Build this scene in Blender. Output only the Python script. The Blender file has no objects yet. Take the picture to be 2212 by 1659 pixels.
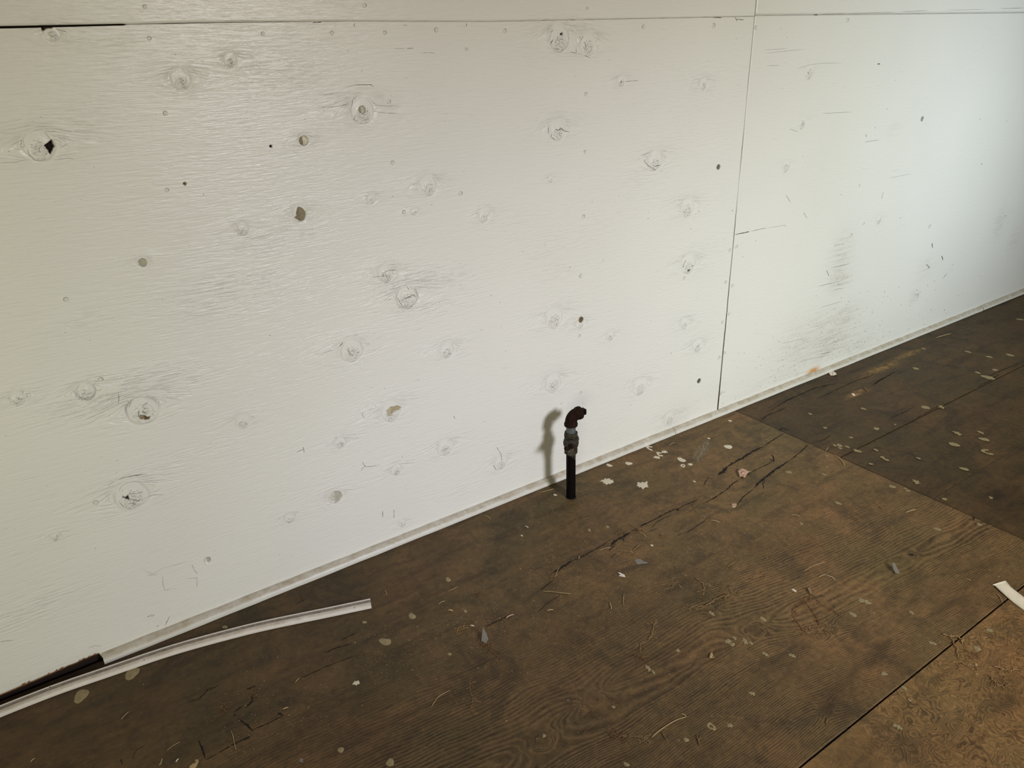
import bpy, bmesh, math, random
import numpy as np
from mathutils import Vector, Matrix
random.seed(7)
RNG = np.random.default_rng(11)
C = bpy.context.scene.collection
SC = bpy.context.scene

# ------------------------------------------------------------------ camera
YAW, PITCH, ROLL, FPX, CAMD, CAMH = 0.578864832, 0.425000735, -0.0355815878, 1596.36052, 1.50373979, 1.16141077
_f = Vector((math.sin(YAW)*math.cos(PITCH), math.cos(YAW)*math.cos(PITCH), -math.sin(PITCH)))
_r = Vector((math.cos(YAW), -math.sin(YAW), 0)); _u = _r.cross(_f)
cr, sr = math.cos(ROLL), math.sin(ROLL)
AX_R = _r*cr + _u*sr; AX_U = _u*cr - _r*sr; AX_F = _f
CAM = Vector((0, -CAMD, CAMH))
cd = bpy.data.cameras.new('camera'); cam = bpy.data.objects.new('camera', cd); C.objects.link(cam)
cd.sensor_fit = 'HORIZONTAL'; cd.sensor_width = 36; cd.lens = FPX/2212*36; cd.clip_start = 0.02
M = Matrix.Identity(4)
for i in range(3):
    M[i][0] = AX_R[i]; M[i][1] = AX_U[i]; M[i][2] = -AX_F[i]; M[i][3] = CAM[i]
cam.matrix_world = M
SC.camera = cam

# ------------------------------------------------------------------ light
SC.view_settings.view_transform = 'Standard'; SC.view_settings.look = 'None'
SC.view_settings.exposure = 0.0; SC.view_settings.gamma = 1.0; SC.view_settings.use_curve_mapping = False
w = bpy.data.worlds.new('room_air'); SC.world = w; w.use_nodes = True
w.node_tree.nodes['Background'].inputs[0].default_value = (1.0, 0.56, 0.36, 1)
w.node_tree.nodes['Background'].inputs[1].default_value = 0.075

def area(name, loc, aim, sx, sy, col, spread):
    l = bpy.data.lights.new(name, 'AREA'); l.shape = 'RECTANGLE'; l.size = sx; l.size_y = sy
    m = max(col); l.energy = 30*m; l.color = [c/m for c in col]; l.spread = math.radians(spread)
    o = bpy.data.objects.new(name, l); C.objects.link(o); o.location = loc
    o.rotation_euler = (Vector(aim)-Vector(loc)).to_track_quat('-Z', 'Y').to_euler()
    return o
WIN = (1.22, -3.25, 1.70)     # small window in the opposite wall: sky seen at different angles plus warm spill
area('window_sky_right', WIN, (2.0, 0, .2), .52, .46, (.180, .200, .215), 55)
area('window_sky_left', WIN, (.6, 0, .1), .52, .46, (.145, .165, .225), 55)
area('window_warm_spill', WIN, (2.0, 0, .2), .52, .46, (.305, .212, .030), 120)
area('second_window_sky', (3.2, -3.2, 1.7), (3.1, 0, .70), .5, .5, (.275, .335, .375), 60)
area('fill_left', (-1.2, -2.5, .9), (-.1, 0, .65), .8, .8, (.200, .208, .140), 88)  # added fill lamp to brighten the left wall, no opening seen there

# ------------------------------------------------------------------ helpers
def srgb(r, g, b):
    f = lambda c: (c/255/12.92) if c/255 <= 0.04045 else ((c/255+0.055)/1.055)**2.4
    return (f(r), f(g), f(b), 1.0)
def ray(px, py): return AX_F + AX_R*((px-1106)/FPX) - AX_U*((py-829.5)/FPX)
def FL(px, py, z=0.0):
    v = ray(px, py); return CAM + v*((z-CAMH)/v.z)
def WL(px, py, y=0.0):
    v = ray(px, py); return CAM + v*((CAMD+y)/v.y)
def wscale(px, py):   # metres per pixel on wall (mean)
    a, b, c = WL(px, py), WL(px+1, py), WL(px, py+1)
    return 0.5*((a-b).length+(a-c).length)

_P = RNG.permutation(512); _P = np.concatenate([_P, _P])
_G = np.stack([np.cos(np.linspace(0, 2*np.pi, 512, endpoint=False)), np.sin(np.linspace(0, 2*np.pi, 512, endpoint=False))], 1)
_G = _G[RNG.permutation(512)]
def perlin(x, y):
    xi = np.floor(x).astype(int); yi = np.floor(y).astype(int); fx = x-xi; fy = y-yi
    u = fx*fx*fx*(fx*(fx*6-15)+10); v = fy*fy*fy*(fy*(fy*6-15)+10)
    def g(ix, iy, dx, dy):
        h = _P[(_P[ix & 511]+iy) & 511]; gg = _G[h]; return gg[..., 0]*dx+gg[..., 1]*dy
    a = g(xi, yi, fx, fy); b = g(xi+1, yi, fx-1, fy); c = g(xi, yi+1, fx, fy-1); d = g(xi+1, yi+1, fx-1, fy-1)
    return ((a+(b-a)*u)+((c+(d-c)*u)-(a+(b-a)*u))*v)*1.5
def fbm(x, y, o=4):
    s = 0; a = 1; t = 0
    for i in range(o):
        s = s+a*perlin(x*2**i+17.3*i, y*2**i+9.1*i); t += a; a *= .5
    return s/t
def sstep(a, b, x):
    t = np.clip((x-a)/(b-a), 0, 1); return t*t*(3-2*t)

def tag(o, label=None, cat=None, group=None, kind=None):
    if label: o['label'] = label
    if cat: o['category'] = cat
    if group: o['group'] = group
    if kind: o['kind'] = kind
    return o
def link(name, me, mat, parent=None):
    o = bpy.data.objects.new(name, me); C.objects.link(o)
    for m in (mat if isinstance(mat, (list, tuple)) else [mat]): me.materials.append(m)
    if parent: o.parent = parent
    return o
def empty(name, loc, parent=None):
    o = bpy.data.objects.new(name, None); C.objects.link(o); o.location = loc; o.empty_display_size = .02
    if parent: o.parent = parent
    return o

def np_mesh(name, co, quads, attrs=None, smooth=True):
    me = bpy.data.meshes.new(name)
    me.vertices.add(len(co)); me.vertices.foreach_set('co', co.astype(np.float32).ravel())
    n = len(quads); me.loops.add(n*4); me.loops.foreach_set('vertex_index', quads.astype(np.int32).ravel())
    me.polygons.add(n); me.polygons.foreach_set('loop_start', np.arange(0, n*4, 4, dtype=np.int32))
    me.polygons.foreach_set('loop_total', np.full(n, 4, dtype=np.int32))
    me.polygons.foreach_set('use_smooth', np.full(n, smooth))
    for k, v in (attrs or {}).items():
        if v.ndim == 2:
            a = me.attributes.new(k, 'FLOAT_COLOR', 'POINT')
            a.data.foreach_set('color', np.concatenate([v, np.ones((len(v), 1))], 1).astype(np.float32).ravel())
        else:
            a = me.attributes.new(k, 'FLOAT', 'POINT'); a.data.foreach_set('value', v.astype(np.float32).ravel())
    me.update(); me.validate(); return me

def sheet(name, X, Y, H, axes, base, thick, attrs):
    """slab: X,Y (2D arrays) in-plane, H relief toward the viewer, with a rim darkened in colour so joints read black, going back by thick"""
    pad = lambda a: np.pad(a, 2, mode='edge')
    Xp, Yp, Hp = pad(X), pad(Y), pad(H)
    r2 = np.ones_like(Xp, bool); r2[1:-1, 1:-1] = False
    r1 = np.ones_like(Xp, bool); r1[2:-2, 2:-2] = False
    Hp = np.where(r2, -thick, np.where(r1, Hp-.0009, Hp))
    co = np.stack([Xp, base-Hp, Yp], -1) if axes == 'wall' else np.stack([Xp, Yp, base+Hp], -1)
    at = {}
    for k, v in attrs.items():
        if v.ndim == 3:
            at[k] = np.stack([np.where(r1, (.16, .11, .07)[i], pad(v[..., i])) for i in range(3)], -1).reshape(-1, 3)  # rim colour carries the shade of the gaps between sheets
        else: at[k] = pad(v).ravel()
    r, c = Xp.shape; idx = np.arange(r*c).reshape(r, c)
    q = np.stack([idx[:-1, :-1], idx[:-1, 1:], idx[1:, 1:], idx[1:, :-1]], -1).reshape(-1, 4)
    return np_mesh(name, co.reshape(-1, 3), q, at)

def lines(a, b, step, dense=(), fine=0.0013, rad=0.012):
    """grid lines a..b with step, refined near the values in dense"""
    a = float(a); b = float(b); out = [a]; x = a
    d = np.array(list(dense)) if len(dense) else None
    while x < b:
        s = step
        if d is not None:
            m = np.min(np.abs(d[:, 0]-x)-d[:, 1])
            if m < 0.0025: s = fine
            elif m < 0.006: s = min(step, 0.0021)
        x += s; out.append(x)
    out[-1] = b
    return np.array(out)

# ------------------------------------------------------------------ node helpers
def newmat(name):
    m = bpy.data.materials.new(name); m.use_nodes = True; nt = m.node_tree
    return m, nt, nt.nodes['Principled BSDF']
class NT:
    def __init__(s, nt): s.nt = nt
    def n(s, t, **kw):
        x = s.nt.nodes.new(t)
        for k, v in kw.items(): setattr(x, k, v)
        return x
    def l(s, a, b): s.nt.links.new(a, b)
    def val(s, sock, v):
        if hasattr(v, 'is_linked') or isinstance(v, bpy.types.NodeSocket): s.l(v, sock)
        else: sock.default_value = v
    def math(s, op, a, b=None, c=None, clamp=False):
        x = s.n('ShaderNodeMath', operation=op, use_clamp=clamp)
        s.val(x.inputs[0], a)
        if b is not None: s.val(x.inputs[1], b)
        if c is not None: s.val(x.inputs[2], c)
        return x.outputs[0]
    def mix(s, fac, a, b, mode='MIX'):
        x = s.n('ShaderNodeMix', data_type='RGBA', blend_type=mode)
        s.val(x.inputs[0], fac); s.val(x.inputs[6], a); s.val(x.inputs[7], b); return x.outputs[2]
    def attr(s, name, color=False):
        x = s.n('ShaderNodeAttribute', attribute_name=name); return x.outputs['Color' if color else 'Fac']
    def comb(s, a, b, c=0.0):
        x = s.n('ShaderNodeCombineXYZ'); s.val(x.inputs[0], a); s.val(x.inputs[1], b); s.val(x.inputs[2], c); return x.outputs[0]
    def noise(s, vec, scale, detail=2, rough=.5, dist=0.0):
        x = s.n('ShaderNodeTexNoise'); s.l(vec, x.inputs['Vector']); x.inputs['Scale'].default_value = scale
        x.inputs['Detail'].default_value = detail; x.inputs['Roughness'].default_value = rough; x.inputs['Distortion'].default_value = dist
        return x.outputs['Fac']
    def voro(s, vec, scale, feat='F1', rnd=1.0):
        x = s.n('ShaderNodeTexVoronoi', feature=feat); s.l(vec, x.inputs['Vector']); x.inputs['Scale'].default_value = scale
        x.inputs['Randomness'].default_value = rnd; return x
    def ramp(s, fac, *stops):
        x = s.n('ShaderNodeValToRGB'); s.l(fac, x.inputs[0]); e = x.color_ramp.elements
        while len(e) < len(stops): e.new(.5)
        for el, (p, c) in zip(e, stops):
            el.position = p; el.color = c if isinstance(c, tuple) else (c, c, c, 1)
        return x.outputs[0]
    def bump(s, h, strength, dist, normal=None):
        x = s.n('ShaderNodeBump'); s.l(h, x.inputs['Height']); x.inputs['Strength'].default_value = strength
        x.inputs['Distance'].default_value = dist
        if normal: s.l(normal, x.inputs['Normal'])
        return x.outputs[0]

def simple(name, col, rough=.6, metal=0, var=.25, scale=60, bump=.3, bdist=.001, col2=None, spec=.4):
    m, nt, b = newmat(name); T = NT(nt); b.inputs['Specular IOR Level'].default_value = spec
    tc = T.n('ShaderNodeTexCoord').outputs['Object']
    n = T.noise(tc, scale, 4, .6)
    c2 = col2 or tuple(c*(1-var) for c in col[:3])+(1,)
    T.l(T.ramp(n, (.35, c2), (.65, col)), b.inputs['Base Color'])
    b.inputs['Roughness'].default_value = rough; b.inputs['Metallic'].default_value = metal
    T.l(T.bump(n, bump, bdist), b.inputs['Normal'])
    return m

# ------------------------------------------------------------------ wall paint
def wall_material():
    m, nt, b = newmat('white_painted_plywood'); T = NT(nt)
    geo = T.n('ShaderNodeNewGeometry').outputs['Position']
    sep = T.n('ShaderNodeSeparateXYZ'); T.l(geo, sep.inputs[0]); X, Z = sep.outputs[0], sep.outputs[2]
    flow = T.attr('flow'); amp = T.attr('amp'); knot = T.attr('knot'); dirt = T.attr('dirt'); col = T.attr('tint', True)
    # wood grain ridges under paint: short broken strokes stretched along x
    v1 = T.comb(T.math('MULTIPLY', X, 24.0), T.math('MULTIPLY', flow, 205.0))
    g1 = T.noise(v1, 1.0, 3, .6, .5)
    r1 = T.ramp(g1, (.34, 0.0), (.50, .75), (.64, 1.0))
    v2 = T.comb(T.math('MULTIPLY', X, 34.0), T.math('MULTIPLY', flow, 520.0), 3.3)
    g2 = T.noise(v2, 1.0, 2, .5, .3)
    fine = T.noise(geo, 560.0, 2, .6)
    h = T.math('MULTIPLY', r1, T.math('MULTIPLY_ADD', amp, .88, 0.06))
    h = T.math('MULTIPLY_ADD', g2, 0.20, h)
    h = T.math('MULTIPLY_ADD', fine, 0.07, h)
    # knots: crazed, crusty paint
    kv = T.voro(T.comb(T.math('MULTIPLY', X, 95.0), T.math('MULTIPLY_ADD', fine, 1.4, T.math('MULTIPLY', Z, 170.0))), 1.0, 'DISTANCE_TO_EDGE').outputs['Distance']
    kn = T.noise(geo, 170.0, 4, .65, 1.4)
    kcr = T.math('MULTIPLY', T.math('LESS_THAN', kv, 0.045), T.math('GREATER_THAN', kn, 0.53))
    h = T.math('MULTIPLY_ADD', T.math('MULTIPLY', kn, knot), 1.1, h)
    h = T.math('SUBTRACT', h, T.math('MULTIPLY', T.math('MULTIPLY', kcr, knot), 0.8))
    T.l(T.bump(h, 1.0, 0.0019), b.inputs['Normal'])
    base = T.mix(T.noise(geo, 2.6, 3, .5), srgb(228, 225, 216), srgb(220, 217, 209))
    # hairline dark checks along the grain
    v3 = T.comb(T.math('MULTIPLY', X, 16.0), T.math('MULTIPLY', flow, 560.0), 8.0)
    chk = T.ramp(T.noise(v3, 1.0, 2, .5, .15), (.70, 0.0), (.76, 1.0))
    chk = T.math('MULTIPLY', chk, T.ramp(T.noise(geo, 5.0, 2), (.45, .12), (.62, .8)))
    base = T.mix(T.math('MULTIPLY', chk, 0.55), base, srgb(120, 112, 95))
    crease = T.math('MULTIPLY', T.ramp(g1, (.30, 1.0), (.40, 0.0)), T.math('MULTIPLY', amp, .13), clamp=True)
    base = T.mix(crease, base, srgb(150, 143, 126))
    # pits and specks
    vs = T.voro(geo, 46.0); dsp = T.math('LESS_THAN', vs.outputs['Distance'], T.ramp(vs.outputs['Color'], (.82, 0.0), (1.0, .055)))
    base = T.mix(T.math('MULTIPLY', dsp, 0.8), base, srgb(70, 60, 48))
    vs2 = T.voro(geo, 190.0); d2 = T.math('LESS_THAN', vs2.outputs['Distance'], T.ramp(vs2.outputs['Color'], (.62, 0.0), (1.0, .34)))
    base = T.mix(T.math('MULTIPLY', T.math('MULTIPLY', d2, T.math('MULTIPLY', dirt, 1.6), clamp=True), .85), base, srgb(62, 50, 38))
    base = T.mix(T.math('MULTIPLY', T.math('MULTIPLY', kcr, knot), .75, clamp=True), base, srgb(120, 110, 94))
    # smudges streaked with the grain
    v4 = T.comb(T.math('MULTIPLY', X, 9.0), T.math('MULTIPLY', Z, 95.0), 1.0)
    st = T.ramp(T.noise(v4, 1.0, 4, .65), (.42, .15), (.66, 1.0))
    base = T.mix(T.math('MULTIPLY', T.math('MULTIPLY', dirt, st), .46, clamp=True), base, srgb(138, 118, 98))
    base = T.mix(1.0, base, col, 'MULTIPLY')
    # creases of the relief were mixed darker above
    T.l(base, b.inputs['Base Color'])
    bw = T.n('ShaderNodeRGBToBW'); T.l(col, bw.inputs[0])
    T.l(T.math('MULTIPLY', bw.outputs[0], .60, clamp=True), b.inputs['Specular IOR Level'])
    b.inputs['Roughness'].default_value = 0.31
    return m
M_WALL = wall_material()
M_DARK = simple('dark_cavity_timber', srgb(34, 22, 14), .95)
M_CRACK = simple('crack_shadow_grime', srgb(96, 86, 70), .95, var=.45, scale=120)
M_CHIP = simple('deep_paint_chip', srgb(48, 40, 32), .95, var=.4)
M_CRACKF = simple('floor_split_dark', srgb(20, 13, 7), .95, var=.5)  # near-black, for flat strips that draw the open splits

# hole: px,py, radius px, shape, depth, colours (a,b)
TAN = srgb(176, 166, 140); GREYP = srgb(150, 148, 136); BLK = srgb(8, 6, 5)
def hole(px, py, rp, depth, ca, cb, pts=None, ay=1.0, seed=0):
    c = WL(px, py); s = wscale(px, py)
    return dict(x=c.x, z=c.z, r=rp*s, depth=depth, ca=ca, cb=cb, ay=ay, pts=None if pts is None else [((WL(*p)).x, (WL(*p)).z) for p in pts], seed=seed, R=rp*s*1.5)
HOLES = [
    hole(107, 317, 13, .018, BLK, BLK, pts=[(112, 301), (115, 310), (118, 316), (113, 326), (109, 334), (103, 324), (94, 314), (104, 308)]),
    hole(656, 304, 10, .0030, srgb(128, 120, 98), srgb(205, 198, 178)),
    hole(782, 237, 8, .0030, srgb(150, 144, 128), srgb(185, 182, 170), seed=3),
    hole(649, 461, 14, .0022, srgb(126, 116, 96), srgb(136, 126, 106), pts=[(643, 447), (650, 448), (658, 455), (661, 461), (659, 470), (655, 476), (647, 477), (636, 470), (641, 465), (639, 461)]),
    hole(308, 567, 9, .0022, srgb(160, 158, 142), srgb(168, 165, 150)),
    hole(1255, 691, 5.6, .0030, srgb(120, 104, 88), srgb(100, 84, 68)),
    hole(1552, 361, 4.6, .0035, srgb(84, 76, 68), srgb(104, 100, 92)),
    hole(1510, 823, 4.2, .0050, srgb(40, 30, 22), srgb(90, 78, 64)),
    hole(725, 1073, 12, .0018, srgb(200, 198, 192), srgb(178, 174, 166), seed=5),
    hole(847, 888, 14, .0016, srgb(184, 174, 154), srgb(170, 156, 132), pts=[(842, 880), (850, 878), (858, 876), (866, 880), (861, 887), (852, 888), (846, 892), (845, 899), (836, 900), (837, 891), (834, 889)]),
    hole(313, 901, 10, .0022, srgb(140, 124, 102), srgb(96, 78, 58), pts=[(302, 897), (312, 897), (318, 901), (325, 900), (320, 906), (312, 907), (303, 906)]),
    hole(585, 316, 3.2, .006, BLK, BLK),
    hole(1992, 257, 3.6, .004, srgb(60, 54, 48), srgb(140, 138, 132)),
    hole(448, 1210, 6.5, .0022, srgb(205, 203, 198), srgb(170, 166, 158)),
    hole(399, 397, 3.6, .003, srgb(90, 78, 60), srgb(100, 86, 68)),
    hole(1488, 583, 4, .006, BLK, BLK, pts=[(1485, 584), (1489, 582), (1491, 582), (1489, 586), (1485, 587)]),
    hole(1212, 73, 5, .006, BLK, BLK, pts=[(1209, 74), (1212, 71), (1216, 70), (1216, 75), (1211, 76)]),
    hole(278, 1076, 7, .005, srgb(50, 42, 34), srgb(70, 62, 50), pts=[(262, 1073), (271, 1074), (277, 1069), (275, 1075), (281, 1080), (272, 1079)]),
    hole(98, 60, 12, .009, srgb(50, 38, 26), srgb(96, 80, 58), pts=[(84, 50), (115, 50), (113, 61), (106, 59), (94, 66), (92, 68)]),
]
KN = [(85, 315, 34), (390, 172, 22), (497, 130, 14), (782, 240, 27), (925, 402, 20), (648, 461, 17), (523, 495, 14), (803, 430, 10), (895, 458, 8), (1045, 465, 13),
      (832, 592, 17), (878, 642, 24), (760, 757, 24), (965, 757, 16), (308, 885, 34), (525, 910, 16), (845, 888, 22), (284, 1070, 34), (725, 1073, 15), (735, 957, 12),
      (120, 1160, 10), (1204, 281, 20), (1208, 82, 25), (1270, 96, 20), (1415, 348, 17), (1487, 572, 17), (1485, 450, 16), (1197, 688, 20), (1253, 700, 10), (1195, 828, 18),
      (1383, 836, 16), (1507, 748, 12), (1478, 700, 10), (1520, 182, 10), (1342, 176, 10), (962, 967, 17), (857, 1015, 12), (1190, 387, 7), (112, 72, 18), (1749, 155, 12),
      (1733, 266, 10), (1698, 360, 10), (1899, 475, 7), (1082, 1000, 14), (626, 1120, 11), (870, 1130, 8), (38, 860, 16), (185, 845, 20), (1446, 905, 12), (1318, 727, 9), (308, 566, 12), (656, 303, 12)]
KNW = []
for (px, py, r) in KN:
    c = WL(px, py); KNW.append((c.x, c.z, r*wscale(px, py)))
def blob(X, Z, px, py, wx, wz):
    c = WL(px, py); s = wscale(px, py); return np.exp(-((X-c.x)/(wx*s))**2-((Z-c.z)/(wz*s))**2)

def wall_fields(X, Z, seed=0.0, holes=True, cell=.003, right=False):
    flow = Z + 0.0045*fbm(X*1.3+seed, Z*3.1, 3) + 0.010*fbm(X*.7+seed, Z*1.0+5, 2)
    amp = 0.10+0.22*np.clip(fbm(X*1.6+3+seed, Z*6+1, 3), 0, 1)
    knot = np.zeros_like(X); H = np.zeros_like(X); dirt = np.zeros_like(X); tint = np.ones(X.shape+(3,))
    for k, (cx, cz, R) in enumerate(KNW):
        if cx < X.min()-.15 or cx > X.max()+.15 or cz < Z.min()-.15 or cz > Z.max()+.15: continue
        dx = X-cx; dz = Z-cz; d = np.sqrt(dx*dx+dz*dz)+1e-6; th = np.arctan2(dz, dx)
        Rn = R*(1+.14*perlin(th*1.1+k*3.7, th*0+k)); e = np.exp(-(dx/(3.6*R))**2-(dz/(2.4*R))**2)
        dd = np.sqrt(dx*dx*.35+dz*dz)+1e-6
        lift = np.where(dz > -.25*R, 1.0, .5)*R*R/np.maximum(dd, .75*R)
        sgn = np.tanh((dz+.25*R)/(.35*R))
        flow = flow-lift*e*sgn*.75
        inside = sstep(1.05, .85, d/Rn)
        flow = flow*(1-inside)+inside*(cz+d*.9)
        amp = amp+.75*np.exp(-(dx/(2.9*R))**2-((dz-.2*R)/(1.25*R))**2)*(1-.6*inside)
        amp = amp*(1-.85*sstep(1.3, 1.0, d/Rn)); knot = np.maximum(knot, sstep(1.0, .45, np.sqrt(dx*dx+(dz+.28*R)**2)/(R*.78)))
        H = H-.00022*np.exp(-((d-Rn)/(.0032))**2)*(.5+.5*perlin(th*2+k, th*0))
    for a in [(480, 640, 130, 45, .8), (330, 830, 140, 40, .9), (930, 600, 90, 40, .55), (560, 520, 90, 30, .35), (200, 690, 100, 35, .35), (180, 880, 90, 30, .4), (960, 650, 80, 30, .5),
              (80, 1310, 110, 50, .5), (560, 1350, 120, 40, .35), (780, 1240, 120, 40, .35), (180, 270, 80, 40, .4), (250, 90, 80, 30, .3), (620, 150, 120, 60, .25),
              (1210, 560, 90, 60, .25), (420, 980, 120, 30, .25), (1100, 480, 60, 30, .3), (660, 500, 60, 25, .3), (900, 1170, 120, 25, .25), (1000, 1060, 80, 30, .2), (1380, 420, 80, 60, .15)]:
        amp = amp+a[4]*blob(X, Z, *a[:4])*(.6+.8*np.clip(fbm(X*6, Z*20, 2)+.4, 0, 1))
    if right: amp = amp*.45
    for a in [(1815, 560, 26, 40, .7), (1815, 605, 26, 16, .95), (1820, 690, 38, 22, .8), (1790, 735, 60, 30, .95), (1735, 745, 60, 40, .6), (1850, 745, 40, 30, .5), (1780, 705, 50, 25, .7), (2160, 480, 14, 20, .5), (2190, 520, 14, 16, .4), (2000, 580, 22, 18, .35),
              (1975, 640, 10, 8, .7), (1930, 280, 18, 14, .25)]:
        dirt = np.maximum(dirt, a[4]*blob(X, Z, *a[:4]))
    dirt = np.maximum(dirt, .40*sstep(.16, .02, Z)*sstep(1.0, 2.0, X)*sstep(3.4, 2.3, X)*(0.5+fbm(X*5, Z*9, 2)))
    dirt = np.maximum(dirt, .10*sstep(.05, .02, Z))
    rust = blob(X, Z, 1757, 800, 13, 4)
    for i, c in enumerate((.75, .38, .12)): tint[..., i] *= 1-(1-c)*np.clip(rust*1.2, 0, 1)
    if right:
        pass
    Xo, Zo = X.copy(), Z.copy()
    if holes:
        for hI, h in enumerate(HOLES):
            if h['x'] < X.min() or h['x'] > X.max() or h['z'] < Z.min() or h['z'] > Z.max(): continue
            dx = Xo-h['x']; dz = Zo-h['z']; d = np.sqrt(dx*dx+dz*dz)+1e-9; th = np.arctan2(dz, dx)
            if h['pts']:
                # radius of the polygon along each direction
                rr = np.full_like(d, 1e9); near = d < h['R']*3; t = th[near]; best = np.zeros_like(t)
                P = h['pts']
                for i in range(len(P)):
                    ax, az = P[i][0]-h['x'], P[i][1]-h['z']; bx, bz = P[(i+1) % len(P)][0]-h['x'], P[(i+1) % len(P)][1]-h['z']
                    ex, ez = bx-ax, bz-az; cx_, cz_ = np.cos(t), np.sin(t)
                    den = cx_*ez-cz_*ex; den = np.where(np.abs(den) < 1e-12, 1e-12, den)
                    s = (ax*ez-az*ex)/den; u = (ax*cz_-az*cx_)/(-(ex*cz_-ez*cx_)+1e-15)
                    ok = (s > 0) & (u >= -1e-3) & (u <= 1.001); best = np.where(ok, np.maximum(best, s), best)
                rr[near] = best; rr[~near] = h['r']; rr = np.where(rr <= 0, 1e-4, rr)
            else:
                rr = h['r']*(1+.06*perlin(th*1.3+hI*5, th*0+hI))
            q = d-rr; ins = q < -.0004
            band = (q > -.0013) & (q < .0009)
            s1 = np.where(ins & band, (rr-.00035)/d, np.where(band, (rr+.00005)/d, 1))
            X = np.where(band, h['x']+dx*s1, X); Z = np.where(band, h['z']+dz*s1, Z)
            H = np.where(ins, -h['depth'], H)
            inn = q < -.0004
            mixf = np.clip((dx*1.0+.15*h['r'])/(h['r']*.12), 0, 1)
            for i in range(3):
                cc = h['ca'][i]*(1-mixf)+h['cb'][i]*mixf
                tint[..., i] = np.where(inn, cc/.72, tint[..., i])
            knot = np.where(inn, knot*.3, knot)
            # shade painted into the rim on the side away from the light
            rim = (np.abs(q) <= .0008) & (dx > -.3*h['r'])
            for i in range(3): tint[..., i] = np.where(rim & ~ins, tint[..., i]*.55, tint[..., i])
    return X, Z, H, dict(flow=flow, amp=np.minimum(amp*.8, .62+.1*np.clip(amp-.8, 0, 1)), knot=knot, dirt=np.clip(dirt, 0, 1), tint=tint)

def panel(name, xa, xb, zlo, zhi, step, seed, parent, right=False, holes=True, raggedbottom=False, dense=True):
    xA = float(xa(0.6)) if callable(xa) else xa; xB = float(xb(0.6)) if callable(xb) else xb
    hz = [(h['x'], h['R']) for h in HOLES if xA < h['x'] < xB] if dense and holes else []
    vz = [(h['z'], h['R']) for h in HOLES if xA < h['x'] < xB] if dense and holes else []
    xs = lines(xa(0.6) if callable(xa) else xa, xb(0.6) if callable(xb) else xb, step, hz)
    z0, z1 = 0.0, 1.0
    zs = lines(zlo(1.0) if callable(zlo) else zlo, zhi(1.0) if callable(zhi) else zhi, step, vz)
    X, Z = np.meshgrid(xs, zs)
    # bend the outer rows and columns to the real edge lines
    x0, x1, a0, a1 = xs[0], xs[-1], zs[0], zs[-1]
    if callable(zlo): Z = Z+(zlo(X)-a0)*np.clip(1-(Z-a0)/.03, 0, 1)
    if callable(zhi): Z = Z+(zhi(X)-a1)*np.clip(1-(a1-Z)/.03, 0, 1)
    if callable(xb): X = X+(xb(Z)-x1)*np.clip(1-(x1-X)/.03, 0, 1)
    if callable(xa): X = X+(xa(Z)-x0)*np.clip(1-(X-x0)/.03, 0, 1)
    X, Z, H, at = wall_fields(X, Z, seed, holes, step, right)
    # softened edges
    ed = np.minimum(np.minimum(X-X.min(), X.max()-X), np.minimum(Z-Z.min(), Z.max()-Z))
    if raggedbottom:
        edge = np.where(X < -.088, .0035+.0045*np.abs(fbm(X*90, Z*0+2, 3))*2, 0)
        raw = (Z-zlo(X)) < edge
        for i, c in enumerate((.26, .12, .05)): at['tint'][..., i] = np.where(raw, c, at['tint'][..., i])
        H = np.where(raw, H-.0012, H)
    me = sheet(name, X, Z, H, 'wall', 0.0, .009, at)
    o = link(name, me, M_WALL, parent); return o

# vertical joint between the two sheets (left edge positions from the photo)
JX = 1.8195
jl = lambda z: JX-.0006-.0022*np.clip(1-z/.75, 0, 1)-.0004*np.sin(z*31)+(z-.6)*.003
jr = lambda z: JX+.0006+.0022*np.clip(1-z/.75, 0, 1)+.0004*np.sin(z*23)+(z-.6)*.003
def seam_z(x):   # height of the long horizontal joint of the left sheet
    return np.interp(x, [-.65, .07, .35, .62, .95, 1.25, 1.55, 1.82], [1.218, 1.2185, 1.2215, 1.2215, 1.2175, 1.219, 1.2205, 1.222])
def gap_z(x):
    return np.interp(x, [-.65, .07, .232, .236, .28, .30, .44, .66, 1.82], [.0040, .0036, .0026, .0005, .0005, .0011, .0006, .0003, .0005])
ZT = lambda x: seam_z(x)-gap_z(x)*.5
ZU = lambda x: seam_z(x)+gap_z(x)*.5
def zbot(x):
    x = np.asarray(x, float)
    return np.where(x < -.088, np.interp(x, [-.65, -.27, -.19, -.088], [.008, .010, .0135, .0185])+.0022*fbm(x*70, x*0+1, 3), .006)

wall = bpy.data.meshes.new('wall_back')
bm = bmesh.new(); bmesh.ops.create_cube(bm, size=1); bmesh.ops.scale(bm, vec=(8.6, .04, 2.5), verts=bm.verts)
bmesh.ops.translate(bm, vec=(1.24, .034, 1.22), verts=bm.verts); bm.to_mesh(wall); bm.free()
wall = link('wall_back', wall, M_DARK); tag(wall, 'dark timber backing behind the white painted plywood wall', kind='structure')

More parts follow.
